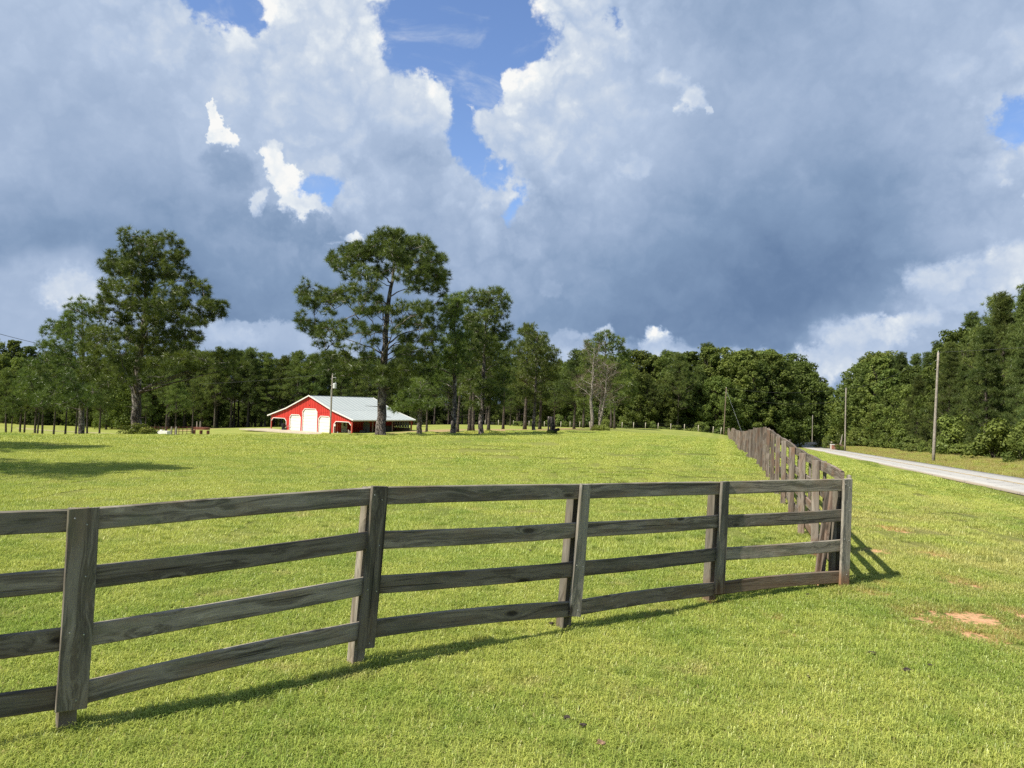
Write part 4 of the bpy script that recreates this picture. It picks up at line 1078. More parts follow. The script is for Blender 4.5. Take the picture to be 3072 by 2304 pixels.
# far left hillside
for r_, (D0, dpx) in enumerate([(212, 42), (232, 46), (258, 52)]):
    px = -120 + r_ * 13
    while px < 345:
        D = D0 + rng.normal() * 3; p = at(px, 1280, D)
        top = [1105, 1070, np.interp(px, [-120, 0, 40, 90, 140, 340], [1010, 1016, 1022, 1046, 1052, 1078])][r_] + rng.normal() * 6
        H = max(8, H_for(px, top, D))
        pine = rng.random() < .25
        wood_tree(p[0], p[1], H, 'pine' if pine else 'hard', 'dark pine on the slope beyond the meadow' if pine else 'leafy tree on the slope beyond the meadow',
                  'pines on the left slope' if pine else 'leafy trees on the left slope',
                  where=[(40, 'at the left edge'), (150, 'left of the broad dark pine'), (9999, 'behind the two big left pines')], row=r_)
        px += dpx * (.75 + .5 * rng.random())
# leafy wood behind the far wire fence, from the grove to the road
mid_x = [1500, 1640, 1700, 1850, 1900, 1990, 2060, 2130, 2200, 2290, 2370, 2410, 2440, 2470]
mid_y = [1085, 1085, 1078, 1062, 1066, 1058, 1052, 1048, 1056, 1054, 1066, 1082, 1118, 1160]
for r_, (D0, dpx) in enumerate([(166, 50), (174, 52), (184, 60)]):
    px = 1530 + r_ * 21
    while px < 2290 - r_ * 12:
        D = D0 + rng.normal() * 2; p = at(px, 1290, D)
        H = max(9, H_for(px, np.interp(px, mid_x, mid_y) + (10 if r_ == 0 else 0) * rng.random() + rng.normal() * 7, D))
        if r_ == 0: H *= .62 + .36 * rng.random()
        pine = rng.random() < (.22 if px > 1700 else .6)
        wood_tree(p[0], p[1], H, 'pine' if pine else 'hard', 'pine past the wire fence' if pine else 'leafy tree past the wire fence',
                  'pines behind the far wire fence' if pine else 'leafy trees behind the far wire fence', v=(2 if pine else None),
                  where=[(1700, 'behind the grove'), (1790, 'left of the dead trees'), (1870, 'behind the dead trees'), (1980, 'just right of the dead trees'), (2090, 'over the middle of the wire fence'), (2170, 'left of the brown pole'), (9999, 'right of the brown pole')], row=r_)
        px += dpx * (.75 + .5 * rng.random())
# along the left side of the road, then across its bend
for y in np.arange(172, 248, 6.5):
    for j, off in enumerate((7.5, 14)):
        x = ROAD_C + ROAD_SL * y - off - 3 + rng.normal() * .8; px = 1536 + FPX * x / y
        H = max(8, H_for(px, np.interp(px, mid_x, mid_y) + rng.normal() * 8, y))
        wood_tree(x, y + rng.normal(), H, 'hard', 'leafy tree shading the road', 'leafy trees at the road bend', where=[(2270, 'over the end of the roadside fence'), (2310, 'over the hump of the roadside fence'), (2345, 'left of the bend'), (9999, 'beside the thin distant pole')], row=j)
for px in np.arange(2330, 2500, 19):
    D = 292 + rng.normal() * 4; p = at(px, 1290, D)
    H = max(9, H_for(px, np.interp(px, mid_x, mid_y) + 6 + rng.normal() * 8, D))
    wood_tree(p[0], p[1], H, 'hard', 'distant leafy tree seen down the road past the bend', 'distant trees past the bend')
# tall wood on the far side of the road
rt_x = [2440, 2480, 2500, 2530, 2620, 2700, 2760, 2800, 2830, 2870, 2930, 2980, 3040, 3200]
rt_y = [1175, 1120, 1080, 1052, 1044, 1054, 1062, 1050, 1000, 975, 905, 880, 850, 820]
for r_, off in enumerate((30.5, 35.5, 41.5)):
    y = 58 + r_ * 2
    while y < 236:
        x = off + ROAD_SL * y + rng.normal() * .7; px = 1536 + FPX * x / y
        dist_fac = 1
        top = np.interp(px, rt_x, rt_y) + abs(rng.normal()) * 26
        H = H_for(px, top, y)
        if r_ == 0: H *= .50 + .48 * rng.random()
        elif rng.random() < .35: H *= .80 + .1 * rng.random()
        H = min(max(H, 8), 27)
        pine = rng.random() < (.94 if px > 2760 else .38)
        if pine and (r_ == 0 or rng.random() < .6): v = int(rng.choice([4, 4, 5]))
        elif pine: v = int(rng.choice([0, 2, 4]))
        else: v = None
        wood_tree(x, y + rng.normal() * .8, H, 'pine' if pine else 'hard', 'tall pine across the road' if pine else 'leafy tree across the road',
                  'pines across the road' if pine else 'leafy trees across the road', v=v,
                  where=[(2535, 'left of the middle pole'), (2610, 'just right of the middle pole'), (2700, 'halfway between the two poles'), (2800, 'just left of the nearest pole'), (2900, 'just right of the nearest pole'), (2985, 'near the right edge'), (9999, 'at the right edge')], row=r_)
        y += (5.0 if r_ else 3.9) * (.75 + .5 * rng.random()) * (1 + y / 260)
# scrub at the foot of that wood
y = 55.0
while y < 225:
    for off in (27.4, 29.4):
        x = off + ROAD_SL * y + rng.normal() * .9; v = int(rng.choice([0, 2, 3, 3]))
        place('shrub', SHRUBS[v], ('stem', 'foliage'), (x, y, hz(x, y) - .05), (.6 + .9 * rng.random() ** 2) * (1 + y / 400), rng.random() * 6.28, 'leafy shrub at the foot of the wood across the road, ' + [w for l_, w in ((2535, 'left of the middle pole'), (2660, 'right of the middle pole'), (2800, 'left of the nearest pole'), (2920, 'right of the nearest pole'), (9999, 'at the right edge')) if 1536 + FPX * x / y < l_][0], 'shrub', 'shrubs across the road')
    y += 3.0 * (.7 + .6 * rng.random()) * (1 + y / 200)
for px in np.arange(1560, 2300, 31):
    D = 160.5 + rng.normal() * .8; p = at(px + rng.normal() * 5, 1290, D)
    if D > 0 and p[0] < 12.7 + .316 * D - 5:
        place('shrub', SHRUBS[int(rng.choice([0, 2, 3]))], ('stem', 'foliage'), (p[0], D, hz(p[0], D) - .05), .5 + 1.0 * rng.random(), rng.random() * 6.28, 'dark leafy shrub along the edge of the wood behind the far wire fence', 'shrub', 'shrubs behind the far wire fence')
# single shrubs
def one_shrub(px, py, D, s, v, label):
    p = at(px, py, D); return place('shrub', SHRUBS[v], ('stem', 'foliage'), (p[0], p[1], hz(p[0], p[1])), s, rng.random() * 6, label, 'shrub')
for px, s, lb in [(388,.40,'low yellow-green bush left of the tallest pine trunk'), (425,.46,'yellow-green bush in front of the tallest pine trunk'), (452,.26,'low leafy bush right of the tallest pine trunk')]:
    one_shrub(px, 1303, 49.5, s, 1, lb)
one_shrub(1812, 1290, 78, .5, 0, 'light green bush at the foot of the leaning dead tree')
one_shrub(1790, 1292, 79, .32, 1, 'small green bush between the two dead trees')
one_shrub(2458, 1325, 176, .85, 2, 'round dark green bush beside the road before the bend')
one_shrub(2482, 1322, 168, .95, 2, 'dark upright bush left of the brick pillar')
one_shrub(2518, 1330, 150, .6, 1, 'yellowish bush just left of the middle roadside pole')
# undergrowth inside the woods: leafy young growth that closes the view between the trunks
for px in np.arange(-130, 2300, 23):
    D = (222 + 6 * rng.random()) if px < 1600 else (196 + 4 * rng.random())
    if px < 330: D = 205 + 4 * rng.random()
    p = at(px + rng.normal() * 5, 1290, D)
    place('young_tree', HARD[3], TN, (p[0], p[1], hz(p[0], p[1]) - .3), .42 + .16 * rng.random(), rng.random() * 6.28, 'low leafy undergrowth tree deep in the shade of the woods', 'tree', 'undergrowth in the woods')
# ------------------------------------------------------------------ fences
def board_mesh(L, w, t, bev=.006, bend=0.0, twist=0.0, seg=4, ragged=0.0):
    """board along local X, centred; width on Z, thickness on Y, edges eased"""
    prof = [(-t/2, -w/2+bev), (-t/2+bev, -w/2), (t/2-bev, -w/2), (t/2, -w/2+bev), (t/2, w/2-bev), (t/2-bev, w/2), (-t/2+bev, w/2), (-t/2, w/2-bev)]
    g = G(); n = seg + 1; V = []
    for i in range(n):
        f = i / seg; x = (f - .5) * L; b = bend * (1 - (2 * f - 1) ** 2); a = twist * (f - .5)
        for (y, z) in prof:
            xx = x + (ragged * rng.normal() * .004 if i in (0, seg) else 0)
            V.append((xx, y * math.cos(a) - z * math.sin(a), z * math.cos(a) + y * math.sin(a) + b + rng.normal() * .0008))
    idx = np.arange(n * 8).reshape(n, 8)
    q = np.stack([idx[:-1], np.roll(idx[:-1], -1, 1), np.roll(idx[1:], -1, 1), idx[1:]], -1).reshape(-1, 4)
    g.add(V, [q, idx[0][::-1], idx[-1]])
    return g
def frame(c, X, Y, Z):
    m = Matrix.Identity(4)
    for i, a in enumerate((X, Y, Z)):
        a = Vector(a)
        for j in range(3): m[j][i] = a[j]
    m.translation = Vector(c); return m
def put_board(name, me, parent, p0, p1, face, label=None, stretch=1.0):
    """board from p0 to p1 whose broad side looks along 'face'"""
    p0, p1, face = Vector(p0), Vector(p1), Vector(face)
    X = (p1 - p0).normalized(); Z = X.cross(face).normalized()
    if Z.z < 0 and abs(X.z) < .8: Z = -Z
    Y = Z.cross(X).normalized()
    o = link(name, me, parent); o.matrix_local = parent.matrix_world.inverted() @ frame((p0 + p1) / 2, X, Y, Z) @ Matrix.Diagonal((stretch, 1, 1, 1))
    if label: o['label'] = label
    return o

A = [(-4.27, 3.55), (-2.62, 4.58), (-1.09, 5.79), (.60, 6.88), (2.24, 8.02), (FX0, FY0)]
lean = [1.0, .9, 3.3, 4.0, 2.4, 1.1]
tops = [1.37, 1.375, 1.41, 1.36, 1.32, 1.325]
rails = [(1.30, .94, .585, .225), (1.297, .94, .585, .235), (1.335, .995, .65, .31), (1.292, .94, .583, .225), (1.245, .89, .54, .175), (1.25, .90, .55, .185)]
fence = empty('paddock_fence', (A[3][0], A[3][1], 0), 'dark weathered four-board fence crossing the foreground lawn', 'fence')
bpy.context.view_layer.update()
for i, (x, y) in enumerate(A):
    x0, y0 = A[max(0, i - 1)]; x1, y1 = A[min(5, i + 1)]
    u = Vector((x1 - x0, y1 - y0, 0)).normalized(); nrm = Vector((u.y, -u.x, 0))       # nrm: towards the camera side
    g0 = hz(x, y); la = math.tan(math.radians(lean[i]))
    up = lambda z, back: Vector((x, y, 0)) + u * (la * (z - g0)) + nrm * back + Vector((0, 0, z))
    top = tops[i] + (.0 if i else 0)
    pm = board_mesh(top - g0 + .28, .105, .105, .008, seg=5, ragged=1).mesh('post', M_WOOD2 if False else M_WOOD, smooth=False)
    put_board('post', pm, fence, up(g0 - .3, -.085) - u * .012, up(top - .02, -.085) - u * .012, nrm)
    cw = [.16, .168, .138, .125, .125, .135][i]
    cb = [.14, .165, .185, .165, .13, .06][i] + g0 * 0
    cm = board_mesh(top - cb, cw, .034, .005, bend=.004, twist=[0, .0, .05, .30, .28, .05][i], seg=5, ragged=1).mesh('cover_board', M_WOOD_COVER if i >= 3 else M_WOOD)
    put_board('cover_board', cm, fence, up(cb, .046), up(top + .003, .046), nrm, 'paler twisted cover board' if i == 3 else None)
    for (du, z) in [(-.045, top - .06), (.02, top - .10), (.03, .96), (-.035, .63), (.04, .61), (.02, .22)]:
        if i in (1, 2, 3, 5):
            g = G(); c = up(z, .064) + u * du; g.tube(np.array([c, c + nrm * .004]), [.0055, .0045], 8)
            link('nail', g.mesh('nail', M_STEEL), fence, None).matrix_local = fence.matrix_world.inverted()
for i in range(5):
    (x0, y0), (x1, y1) = A[i], A[i + 1]
    u = Vector((x1 - x0, y1 - y0, 0)).normalized(); nrm = Vector((u.y, -u.x, 0))
    for j in range(4):
        z0, z1 = rails[i][j], rails[i + 1][j]
        e0 = .075 if i else 0
        p0 = Vector((x0, y0, z0)) + u * (math.tan(math.radians(lean[i])) * z0 - .015) ; p1 = Vector((x1, y1, z1)) + u * (math.tan(math.radians(lean[i + 1])) * z1 - .02)
        L = (p1 - p0).length
        me = board_mesh(L - .004, .138, .036, .007, bend=[.004, -.008, -.006, .016][j] * (1 if i != 2 else 1.3), twist=rng.normal() * .04, seg=8, ragged=1).mesh('rail', M_WOOD)
        put_board('rail', me, fence, p0 + nrm * .008, p1 + nrm * .008, nrm)
# rails running on beyond the left edge are shared with the next post outside the frame

fence2 = empty('roadside_fence', (FX0, FY0, 0), 'long sun-bleached fence running away beside the road, its cover boards overlapping into the distance', 'fence')
bpy.context.view_layer.update()
u = Vector((FSL, 1, 0)).normalized(); nrm = Vector((u.y, -u.x, 0))     # towards the road: rails and cover boards are on the outside
SP = 1.86
NB = int(math.hypot(FSL, 1) * (143 - FY0) / SP)
def fpt(k): return FX0 + u.x * SP * k, FY0 + u.y * SP * k
post_me = [board_mesh(1.66, .098, .098, .008, seg=2, ragged=1).mesh('post', M_WOOD2) for _ in range(3)]
cov_me = [board_mesh(1.24, .140, .034, .005, bend=0, twist=rng.normal() * .08, seg=3, ragged=2).mesh('cover_board', M_WOOD2) for _ in range(5)]
bases = [hz(*fpt(k)) for k in range(NB + 2)]
for k in range(NB + 1):
    x, y = fpt(k); g0 = bases[k] + rng.normal() * .012; t = 1.335
    la = rng.normal() * .02 + .01
    c = Vector((x, y, g0)); X_ = Vector((u.x * la, u.y * la, 1)).normalized()
    if k:
        put_board('post', post_me[k % 3], fence2, c - nrm * .075 + X_ * (t - 1.66), c - nrm * .075 + X_ * (t + .01 + rng.random() * .03), nrm)
        dz = rng.normal() * .02
        put_board('cover_board', cov_me[int(rng.integers(0, 5))], fence2, c + nrm * .045 + X_ * (.115 + dz) + u * rng.normal() * .015, c + nrm * .045 + X_ * (1.355 + dz), nrm)
    if k < NB:
        x1, y1 = fpt(k + 1); g1 = bases[k + 1]
        L = math.sqrt(SP ** 2 + (g1 - g0) ** 2)
        if k % 8 == 0: rail_set = [board_mesh(SP - .004, .138, .034, .005, bend=rng.normal() * .006, twist=rng.normal() * .05, seg=3).mesh('rail', M_WOOD2) for _ in range(4)]
        for j, zz in enumerate((1.275, .92, .565, .21)):
            put_board('rail', rail_set[j], fence2, Vector((x, y, bases[k] + zz)), Vector((x1, y1, g1 + zz)), nrm, stretch=L / SP)
# corner: post, outer board, brace, loose strips
c = Vector((FX0, FY0, hz(FX0, FY0)))
ux = Vector((A[5][0] - A[4][0], A[5][1] - A[4][1], 0)).normalized()
put_board('cover_board', board_mesh(1.29, .15, .034, .005, twist=-.02, seg=4, ragged=2).mesh('cover_board', M_WOOD_COVER), fence2, c + ux * .098 + u * .075 + Vector((0, 0, .03)), c + ux * .115 + u * .075 + Vector((0, 0, 1.265)), Vector((u.y, -u.x, 0)), 'edge-on warped outer board at the corner')
bp = c - ux * .26 + u * .26
put_board('brace', board_mesh(1.24, .10, .036, .005, seg=3).mesh('brace', M_WOOD2), fence2, bp + Vector((-.04, 0, -.05)), bp + ux * .12 + Vector((0, 0, 1.18)), Vector((0, -1, 0)))
put_board('brace', board_mesh(1.16, .045, .04, .004, seg=3).mesh('brace', M_WOOD2), fence2, bp - ux * .02 - u * .1 + Vector((0, 0, -.03)), bp + ux * .13 - u * .1 + Vector((0, 0, 1.12)), Vector((0, -1, 0)))

# wire fence posts at the far side of the field
M_PALE = plain('pale_post_wood', (0.42, 0.38, 0.31), .85, .2)
wf = None
posts = [(1455,1280),(1495,1280),(1540,1281),(1587,1281),(1633,1281.6),(1682,1282),(1710,1282),(1739,1282),(1769,1283),(1866,1283),(1900.6,1284),(1936,1286),(1974,1288),(2012,1290),(2053,1292),(2095,1294),(2139,1298),(2162,1300)]
Dp = np.interp([p[0] for p in posts], [1455, 1633, 1866, 2012, 2162], [165, 156, 152, 144, 133])
p0 = at(*posts[0], Dp[0]); wf = empty('wire_fence', (p0[0], p0[1], hz(p0[0], p0[1])), 'row of pale wooden posts with thin wire along the far edge of the field', 'fence')
bpy.context.view_layer.update()
pm = G(); pm.tube([(0, 0, -.3), (0, 0, .6), (0, 0, 1.22)], [.07, .068, .06], 8); pme = pm.mesh('post', M_PALE, smooth=True)
prev = None
for (px, py), D in zip(posts, Dp):
    p = at(px, py, D); c = Vector((p[0], p[1], hz(p[0], p[1])))
    o = link('post', pme, wf, c - wf.location); o.rotation_euler = (rng.normal() * .03, rng.normal() * .03, 0)
    if prev is not None:
        for z in (.35, .7, 1.1):
            g = G(); g.tube(np.array([prev, c]) + np.array([0, 0, z]) - np.array(wf.location), .006, 3, cap=False); g.build('wire', M_WIRE, wf)
    prev = c

# ------------------------------------------------------------------ utility poles and lines
def pole(px_b, py_b, D, px_t, py_t, r, label, mat=None):
    b = at(px_b, py_b, D); b[2] = hz(b[0], b[1]); t = at(px_t, py_t, D); 
    e = empty('utility_pole', b, label, 'utility pole', 'utility poles')
    g = G(); n = 8; P = np.array([b + (t - b) * f for f in np.linspace(0, 1, n)]) - b; P[0, 2] -= .5
    g.tube(P, np.linspace(r, r * .62, n), 12); g.build('shaft', mat or M_POLE, e, smooth=True)
    g = G(); q = t - b; g.tube([q + (0, 0, -.02), q + (0, 0, .16)], [.05, .035], 8); g.build('insulator', M_STEEL, e, smooth=True)
    for z in (.9, 1.9):
        g = G(); f = 1 - z / (t - b)[2]; c = (t - b) * f; g.tube([c + (-r * .7, 0, 0), c + (-r * .7 - .14, 0, 0)], [.03, .05], 6); g.build('bracket', M_STEEL, e)
    return e, b, t
e1, b1, t1 = pole(2800, 1373, 82, 2815, 1057, .17, 'nearest roadside pole, tall and pale, leaning slightly right')
e2, b2, t2 = pole(2535, 1341, 147, 2538, 1165, .17, 'straight middle roadside pole with clay at its foot')
e3, b3, t3 = pole(2171, 1301, 148, 2179, 1164, .135, 'brown pole with a guy wire at the far end of the roadside fence', plain('brown_pole_wood', (.15, .115, .085), .85))
e4, b4, t4 = pole(2437, 1300, 262, 2438, 1246, .16, 'thin distant pole in the shade where the road bends')
e5, b5, t5 = pole(990, 1306, 117, 998, 1120, .15, 'pole with a grey transformer can in front of the red barn')
# transformer on the barn pole
g = G(); c = (t5 - b5) * .80; X = c + np.array([.42, -.05, 0])
g.tube([X + (0, 0, -.42), X + (0, 0, .32), X + (0, 0, .38)], [.27, .27, .2], 16); tc_ = g.build('transformer', plain('transformer_grey', (.55, .57, .57), .45, .4, var=.06), e5, smooth=False)
g = G(); g.tube([X + (0.1, 0, .36), X + (0.14, 0, .62)], [.05, .035], 8); g.build('bushing', M_STEEL, tc_)
for z in (-.25, .2):
    g = G(); g.tube([c + (.0, -.02, z), X + (-.2, 0, z)], .03, 6); g.build('bracket', M_STEEL, tc_)
g = G(); g.tube([c + (.05, 0, 1.25), c + (.55, 0, 1.3), c + (.52, 0, .95)], .025, 6); g.build('cutout_arm', M_STEEL, e5)
g = G(); g.tube([c + (-.13, -.05, -5.4), c + (-.15, -.05, -.6)], .035, 8); g.build('conduit', M_STEEL, e5)
# guy wire
gw_ = at(2233, 1291, 136); gw_[2] = hz(gw_[0], gw_[1])
g = G(); g.tube(np.array([t3 - (0, 0, .5), gw_]) - b3, .011, 4); g.build('guy_wire', M_STEEL, e3)
def wire(name, p, q, sag, label, r=.014):
    t = np.linspace(0, 1, 24)[:, None]; P = p + (q - p) * t; P[:, 2] -= (sag * 4 * t * (1 - t))[:, 0]
    g = G(); g.tube(P - p, r, 4, cap=False); tagit(g.build(name, M_WIRE, None, loc=p), label, 'power line')
wire('power_line', t3, t2, .9, 'upper wire between the brown pole and the middle roadside pole')
wire('power_line', t3 - (0, 0, 1.5), t2 - (0, 0, 2.3), 1.2, 'lower sagging wire between the brown pole and the middle roadside pole')
wire('power_line', t2, t1, .9, 'wire between the middle and nearest roadside poles')
far = t1 + np.array([17, -48, 2.5]); wire('power_line', t1, far, .8, 'wire from the nearest roadside pole out of the right edge')
a_ = at(-260, 925, 62); b_ = at(420, 1085, 92)
wire('power_line', a_, b_, .6, 'thin wire entering from the left edge behind the pines', r=.022)
wire('power_line', t5, at(350, 1150, 150), .8, 'faint wire from the barn pole towards the left woods')

# ------------------------------------------------------------------ barn
M_RED = None
def mat_red():
    m, k, out = new_mat('red_ribbed_steel')
    tc = k.new('ShaderNodeTexCoord').outputs['Object']; x, y, z = k.sep(tc)
    n = k.noise(tc, .8, 5, .6)
    c = k.mix(n, (0.44, 0.028, 0.022), (0.56, 0.050, 0.036))
    lap = k.m('FRACT', k.m('MULTIPLY', k.m('ADD', x, y), 1 / .92)); c = k.mix(k.m('MULTIPLY', k.sstep(lap, .96, .99), .5), c, (0.25, 0.02, 0.018))
    c = k.mix(k.m('MULTIPLY', k.sstep(k.noise(k.v('MULTIPLY', tc, (3, 3, .4)), 2, 4), .55, .75), .25), c, (0.60, .12, .09))
    principled(k, out, c, .5, .35); return m
def mat_roof():
    m, k, out = new_mat('galvalume_roof')
    tc = k.new('ShaderNodeTexCoord').outputs['Object']; x, y, z = k.sep(tc)
    n = k.noise(tc, .35, 5, .6)
    c = k.mix(n, (0.31, 0.35, 0.345), (0.39, 0.425, 0.42))
    sheet = k.m('FLOOR', k.m('MULTIPLY', y, 1 / .92)); wn = k.new('ShaderNodeTexWhiteNoise', noise_dimensions='1D'); k.put(wn.inputs['W'], sheet)
    c = k.mix(k.m('MULTIPLY', wn.outputs['Value'], .35), c, (0.33, 0.36, 0.36))
    rib = k.m('FRACT', k.m('MULTIPLY', y, 1 / .23)); c = k.mix(k.m('MULTIPLY', k.sstep(rib, .85, .95), .25), c, (.25, .28, .29))
    principled(k, out, c, .55, .3, .0); return m
M_RED, M_ROOF = mat_red(), mat_roof()
M_TRIM = plain('white_trim', (0.72, 0.70, 0.66), .6, var=.06)
M_DOOR = plain('cream_door_paint', (0.74, 0.72, 0.62), .6, var=.05, scale=1.0)
M_TIMBER = plain('lean_to_timber', (0.23, 0.16, 0.11), .85)
M_DARKSTEEL = plain('inside_steel', (0.10, 0.03, 0.03), .7)
CON = plain('concrete', (0.42, 0.37, 0.28), .9, var=.15, scale=.8)
BX = Vector((17, -12, 0)).normalized(); BY = Vector((12, 17, 0)).normalized()
BO = Vector((-42.4, 132, -4.02))
barn = empty('barn', BO, 'red steel barn with three cream doors and a pale grey roof', 'barn')
barn.rotation_euler = (0, 0, math.atan2(BX.y, BX.x))
W_, L_, E_, BR_, AP_ = 20.8, 14.0, 2.45, 3.75, 6.05
x1_, x2_, xa = 4.5, 16.3, 10.4
def roofz(x): return float(np.interp(x, [0, x1_, xa, x2_, W_], [E_, BR_, AP_, BR_, E_]))
# front wall: columns between breakpoints, opening outline as the lower edge, folded into ribs
def opening(x):
    for (a, b, top, ch) in OPEN:
        if a <= x <= b: return max(0, min(top, top - ch + (x - a), top - ch + (b - x)))
    return 0.0
OPEN = [(.30, 4.35, 2.0, .5), (5.25, 8.1, 2.73, .45), (8.6, 12.3, 3.85, .5), (12.7, 15.6, 2.73, .45), (16.45, 20.5, 2.0, .5)]
def gable(y, thick, mat, name, opens, parent):
    global OPEN
    save = OPEN; OPEN = opens
    brk = {0, W_, x1_, x2_, xa}
    for (a, b, top, ch) in opens: brk |= {a, b, a + ch, b - ch}
    brk = sorted(brk | set(np.round(np.arange(0, W_, .23), 3)))
    g = G(); rib = 0
    for i, (a, b) in enumerate(zip(brk[:-1], brk[1:])):
        if b - a < 1e-4: continue
        e = 1e-5; za, zb = opening(a + e), opening(b - e); yy = y - (.035 if i % 2 else 0)
        ra, rb = roofz(a) - .06, roofz(b) - .06
        if za >= ra - .05 and zb >= rb - .05: continue
        v = [(a, yy, za), (b, yy, zb), (b, yy, rb), (a, yy, ra), (a, y + thick, za), (b, y + thick, zb), (b, y + thick, rb), (a, y + thick, ra)]
        g.add(v, [np.array([(0, 1, 2, 3), (5, 4, 7, 6), (4, 0, 3, 7), (1, 5, 6, 2), (0, 4, 5, 1), (3, 2, 6, 7)])])
    OPEN = save
    return g.build(name, mat, parent)
front = gable(0, .10, M_RED, 'front_wall', OPEN, barn)
back = gable(L_ - .1, .10, M_RED, 'back_wall', [(.30, 4.35, 2.0, .5), (16.45, 20.5, 2.0, .5)], barn)
for (xw, nm) in ((x1_ + .15, 'side_wall'), (x2_ - .15, 'side_wall')):
    g = G(); ys_ = np.arange(.1, L_ - .1, .23)
    for i, yy in enumerate(ys_):
        d = .03 if i % 2 else 0; sgn = -1 if xw < xa else 1
        g.box(xw - .05 - (d if sgn < 0 else 0), xw + .05 + (d if sgn > 0 else 0), yy, min(yy + .23, L_ - .1), 0, roofz(xw) - .1)
    g.build(nm, M_RED, barn)
# roof: four planes with thickness, ribs modelled as raised seams
def slab_roof(xa_, za_, xb_, zb_, nm):
    g = G(); t = .05; y0, y1 = -.35, L_ + .3
    v = [(xa_, y0, za_), (xb_, y0, zb_), (xb_, y1, zb_), (xa_, y1, za_)]
    v2 = [(a, b, c_ + t) for a, b, c_ in v]
    g.add(v + v2, [np.array([(3, 2, 1, 0), (4, 5, 6, 7), (0, 1, 5, 4), (1, 2, 6, 5), (2, 3, 7, 6), (3, 0, 4, 7)])])
    for yy in np.arange(y0 + .3, y1, .92):
        w = .02; h = .035
        g.add([(xa_, yy - w, za_ + t), (xb_, yy - w, zb_ + t), (xb_, yy + w, zb_ + t), (xa_, yy + w, za_ + t), (xa_, yy, za_ + t + h), (xb_, yy, zb_ + t + h)], [np.array([(0, 1, 5, 4), (2, 3, 4, 5)])])
    return g.build(nm, M_ROOF, barn)
slab_roof(-.5, E_ - .12, x1_, BR_, 'roof'); slab_roof(x1_ - .02, BR_ + .004, xa, AP_, 'roof'); slab_roof(xa, AP_, x2_ + .02, BR_ + .004, 'roof'); slab_roof(x2_, BR_, W_ + .5, E_ - .12, 'roof')
g = G(); g.obox((xa, L_ / 2, AP_ + .07), (.16, 0, 0), (0, L_ / 2 + .36, 0), (0, 0, .02)); g.build('ridge_cap', M_ROOF, barn)
def trimbar(g, x0, z0, x1, z1, y, w=.09, t=.03):
    d = Vector((x1 - x0, 0, z1 - z0)); L = d.length; d.normalize(); n_ = Vector((-d.z, 0, d.x))
    c_ = Vector(((x0 + x1) / 2, y, (z0 + z1) / 2)); g.obox(c_, d * (L / 2), (0, t, 0), n_ * w)
for sgn, yy in ((1, -.38), (-1, L_ + .33)):
    g = G()
    for a, b in (((-.5, E_ - .10), (x1_, BR_ + .02)), ((x1_, BR_ + .02), (xa, AP_ + .02)), ((xa, AP_ + .02), (x2_, BR_ + .02)), ((x2_, BR_ + .02), (W_ + .5, E_ - .10))):
        trimbar(g, a[0], a[1], b[0], b[1], yy, .085, .025)
    g.build('rake_trim', M_TRIM, barn)
g = G(); g.box(W_ + .50, W_ + .54, -.35, L_ + .3, E_ - .22, E_ - .05); g.build('eave_trim', M_TRIM, barn)
g = G(); g.box(-.54, -.50, -.35, L_ + .3, E_ - .22, E_ - .05); g.build('eave_trim', M_TRIM, barn)
def outline(a, b, top, ch): return [(a, 0), (a, top - ch), (a + ch, top), (b - ch, top), (b, top - ch), (b, 0)]
for n_, (a, b, top, ch) in enumerate(OPEN):
    g = G(); o_ = outline(a, b, top, ch)
    segs = list(zip(o_[:-1], o_[1:]))
    if n_ == 0: segs = segs[1:]
    if n_ == 4: segs = segs[:-1]
    for p_, q_ in segs: trimbar(g, p_[0], p_[1], q_[0], q_[1], -.045, .05, .03)
    if n_ in (1, 2, 3):
        fr = g.build('door_frame', M_TRIM, barn)
        gd = G(); rows = 5 if n_ != 2 else 7; H_ = top / rows
        for r_ in range(rows):
            z0, z1 = r_ * H_ + .012, (r_ + 1) * H_ - .012
            xs0 = a + max(0, z1 - (top - ch)); xs1 = b - max(0, z1 - (top - ch)); xb0 = a + max(0, z0 - (top - ch)); xb1 = b - max(0, z0 - (top - ch))
            gd = G(); gd.add([(xb0, .06, z0), (xb1, .06, z0), (xs1, .06, z1), (xs0, .06, z1), (xb0, .10, z0), (xb1, .10, z0), (xs1, .10, z1), (xs0, .10, z1)], [np.array([(0, 1, 2, 3), (5, 4, 7, 6), (4, 0, 3, 7), (1, 5, 6, 2), (0, 4, 5, 1), (3, 2, 6, 7)])])
            if r_ == 0: dr = gd.build('door', M_DOOR, barn)
            else: gd.build('panel', M_DOOR, dr)
    else: g.build('opening_trim', M_TRIM, barn)
for xx in (.12, W_ - .12):                                       # lean-to posts along both eaves
    for yy in (.05, 4.6, 9.2, 13.85):
        g = G(); g.box(xx - .08, xx + .08, yy - .08, yy + .08, -.6, E_ - .16); g.build('post', M_TIMBER, barn)
g = G(); g.box(W_ - .08, W_ - .02, .1, L_ - .1, E_ - .36, E_ - .14); g.build('beam', M_TIMBER, barn)
g = G(); g.box(.02, .08, .1, L_ - .1, E_ - .36, E_ - .14); g.build('beam', M_TIMBER, barn)
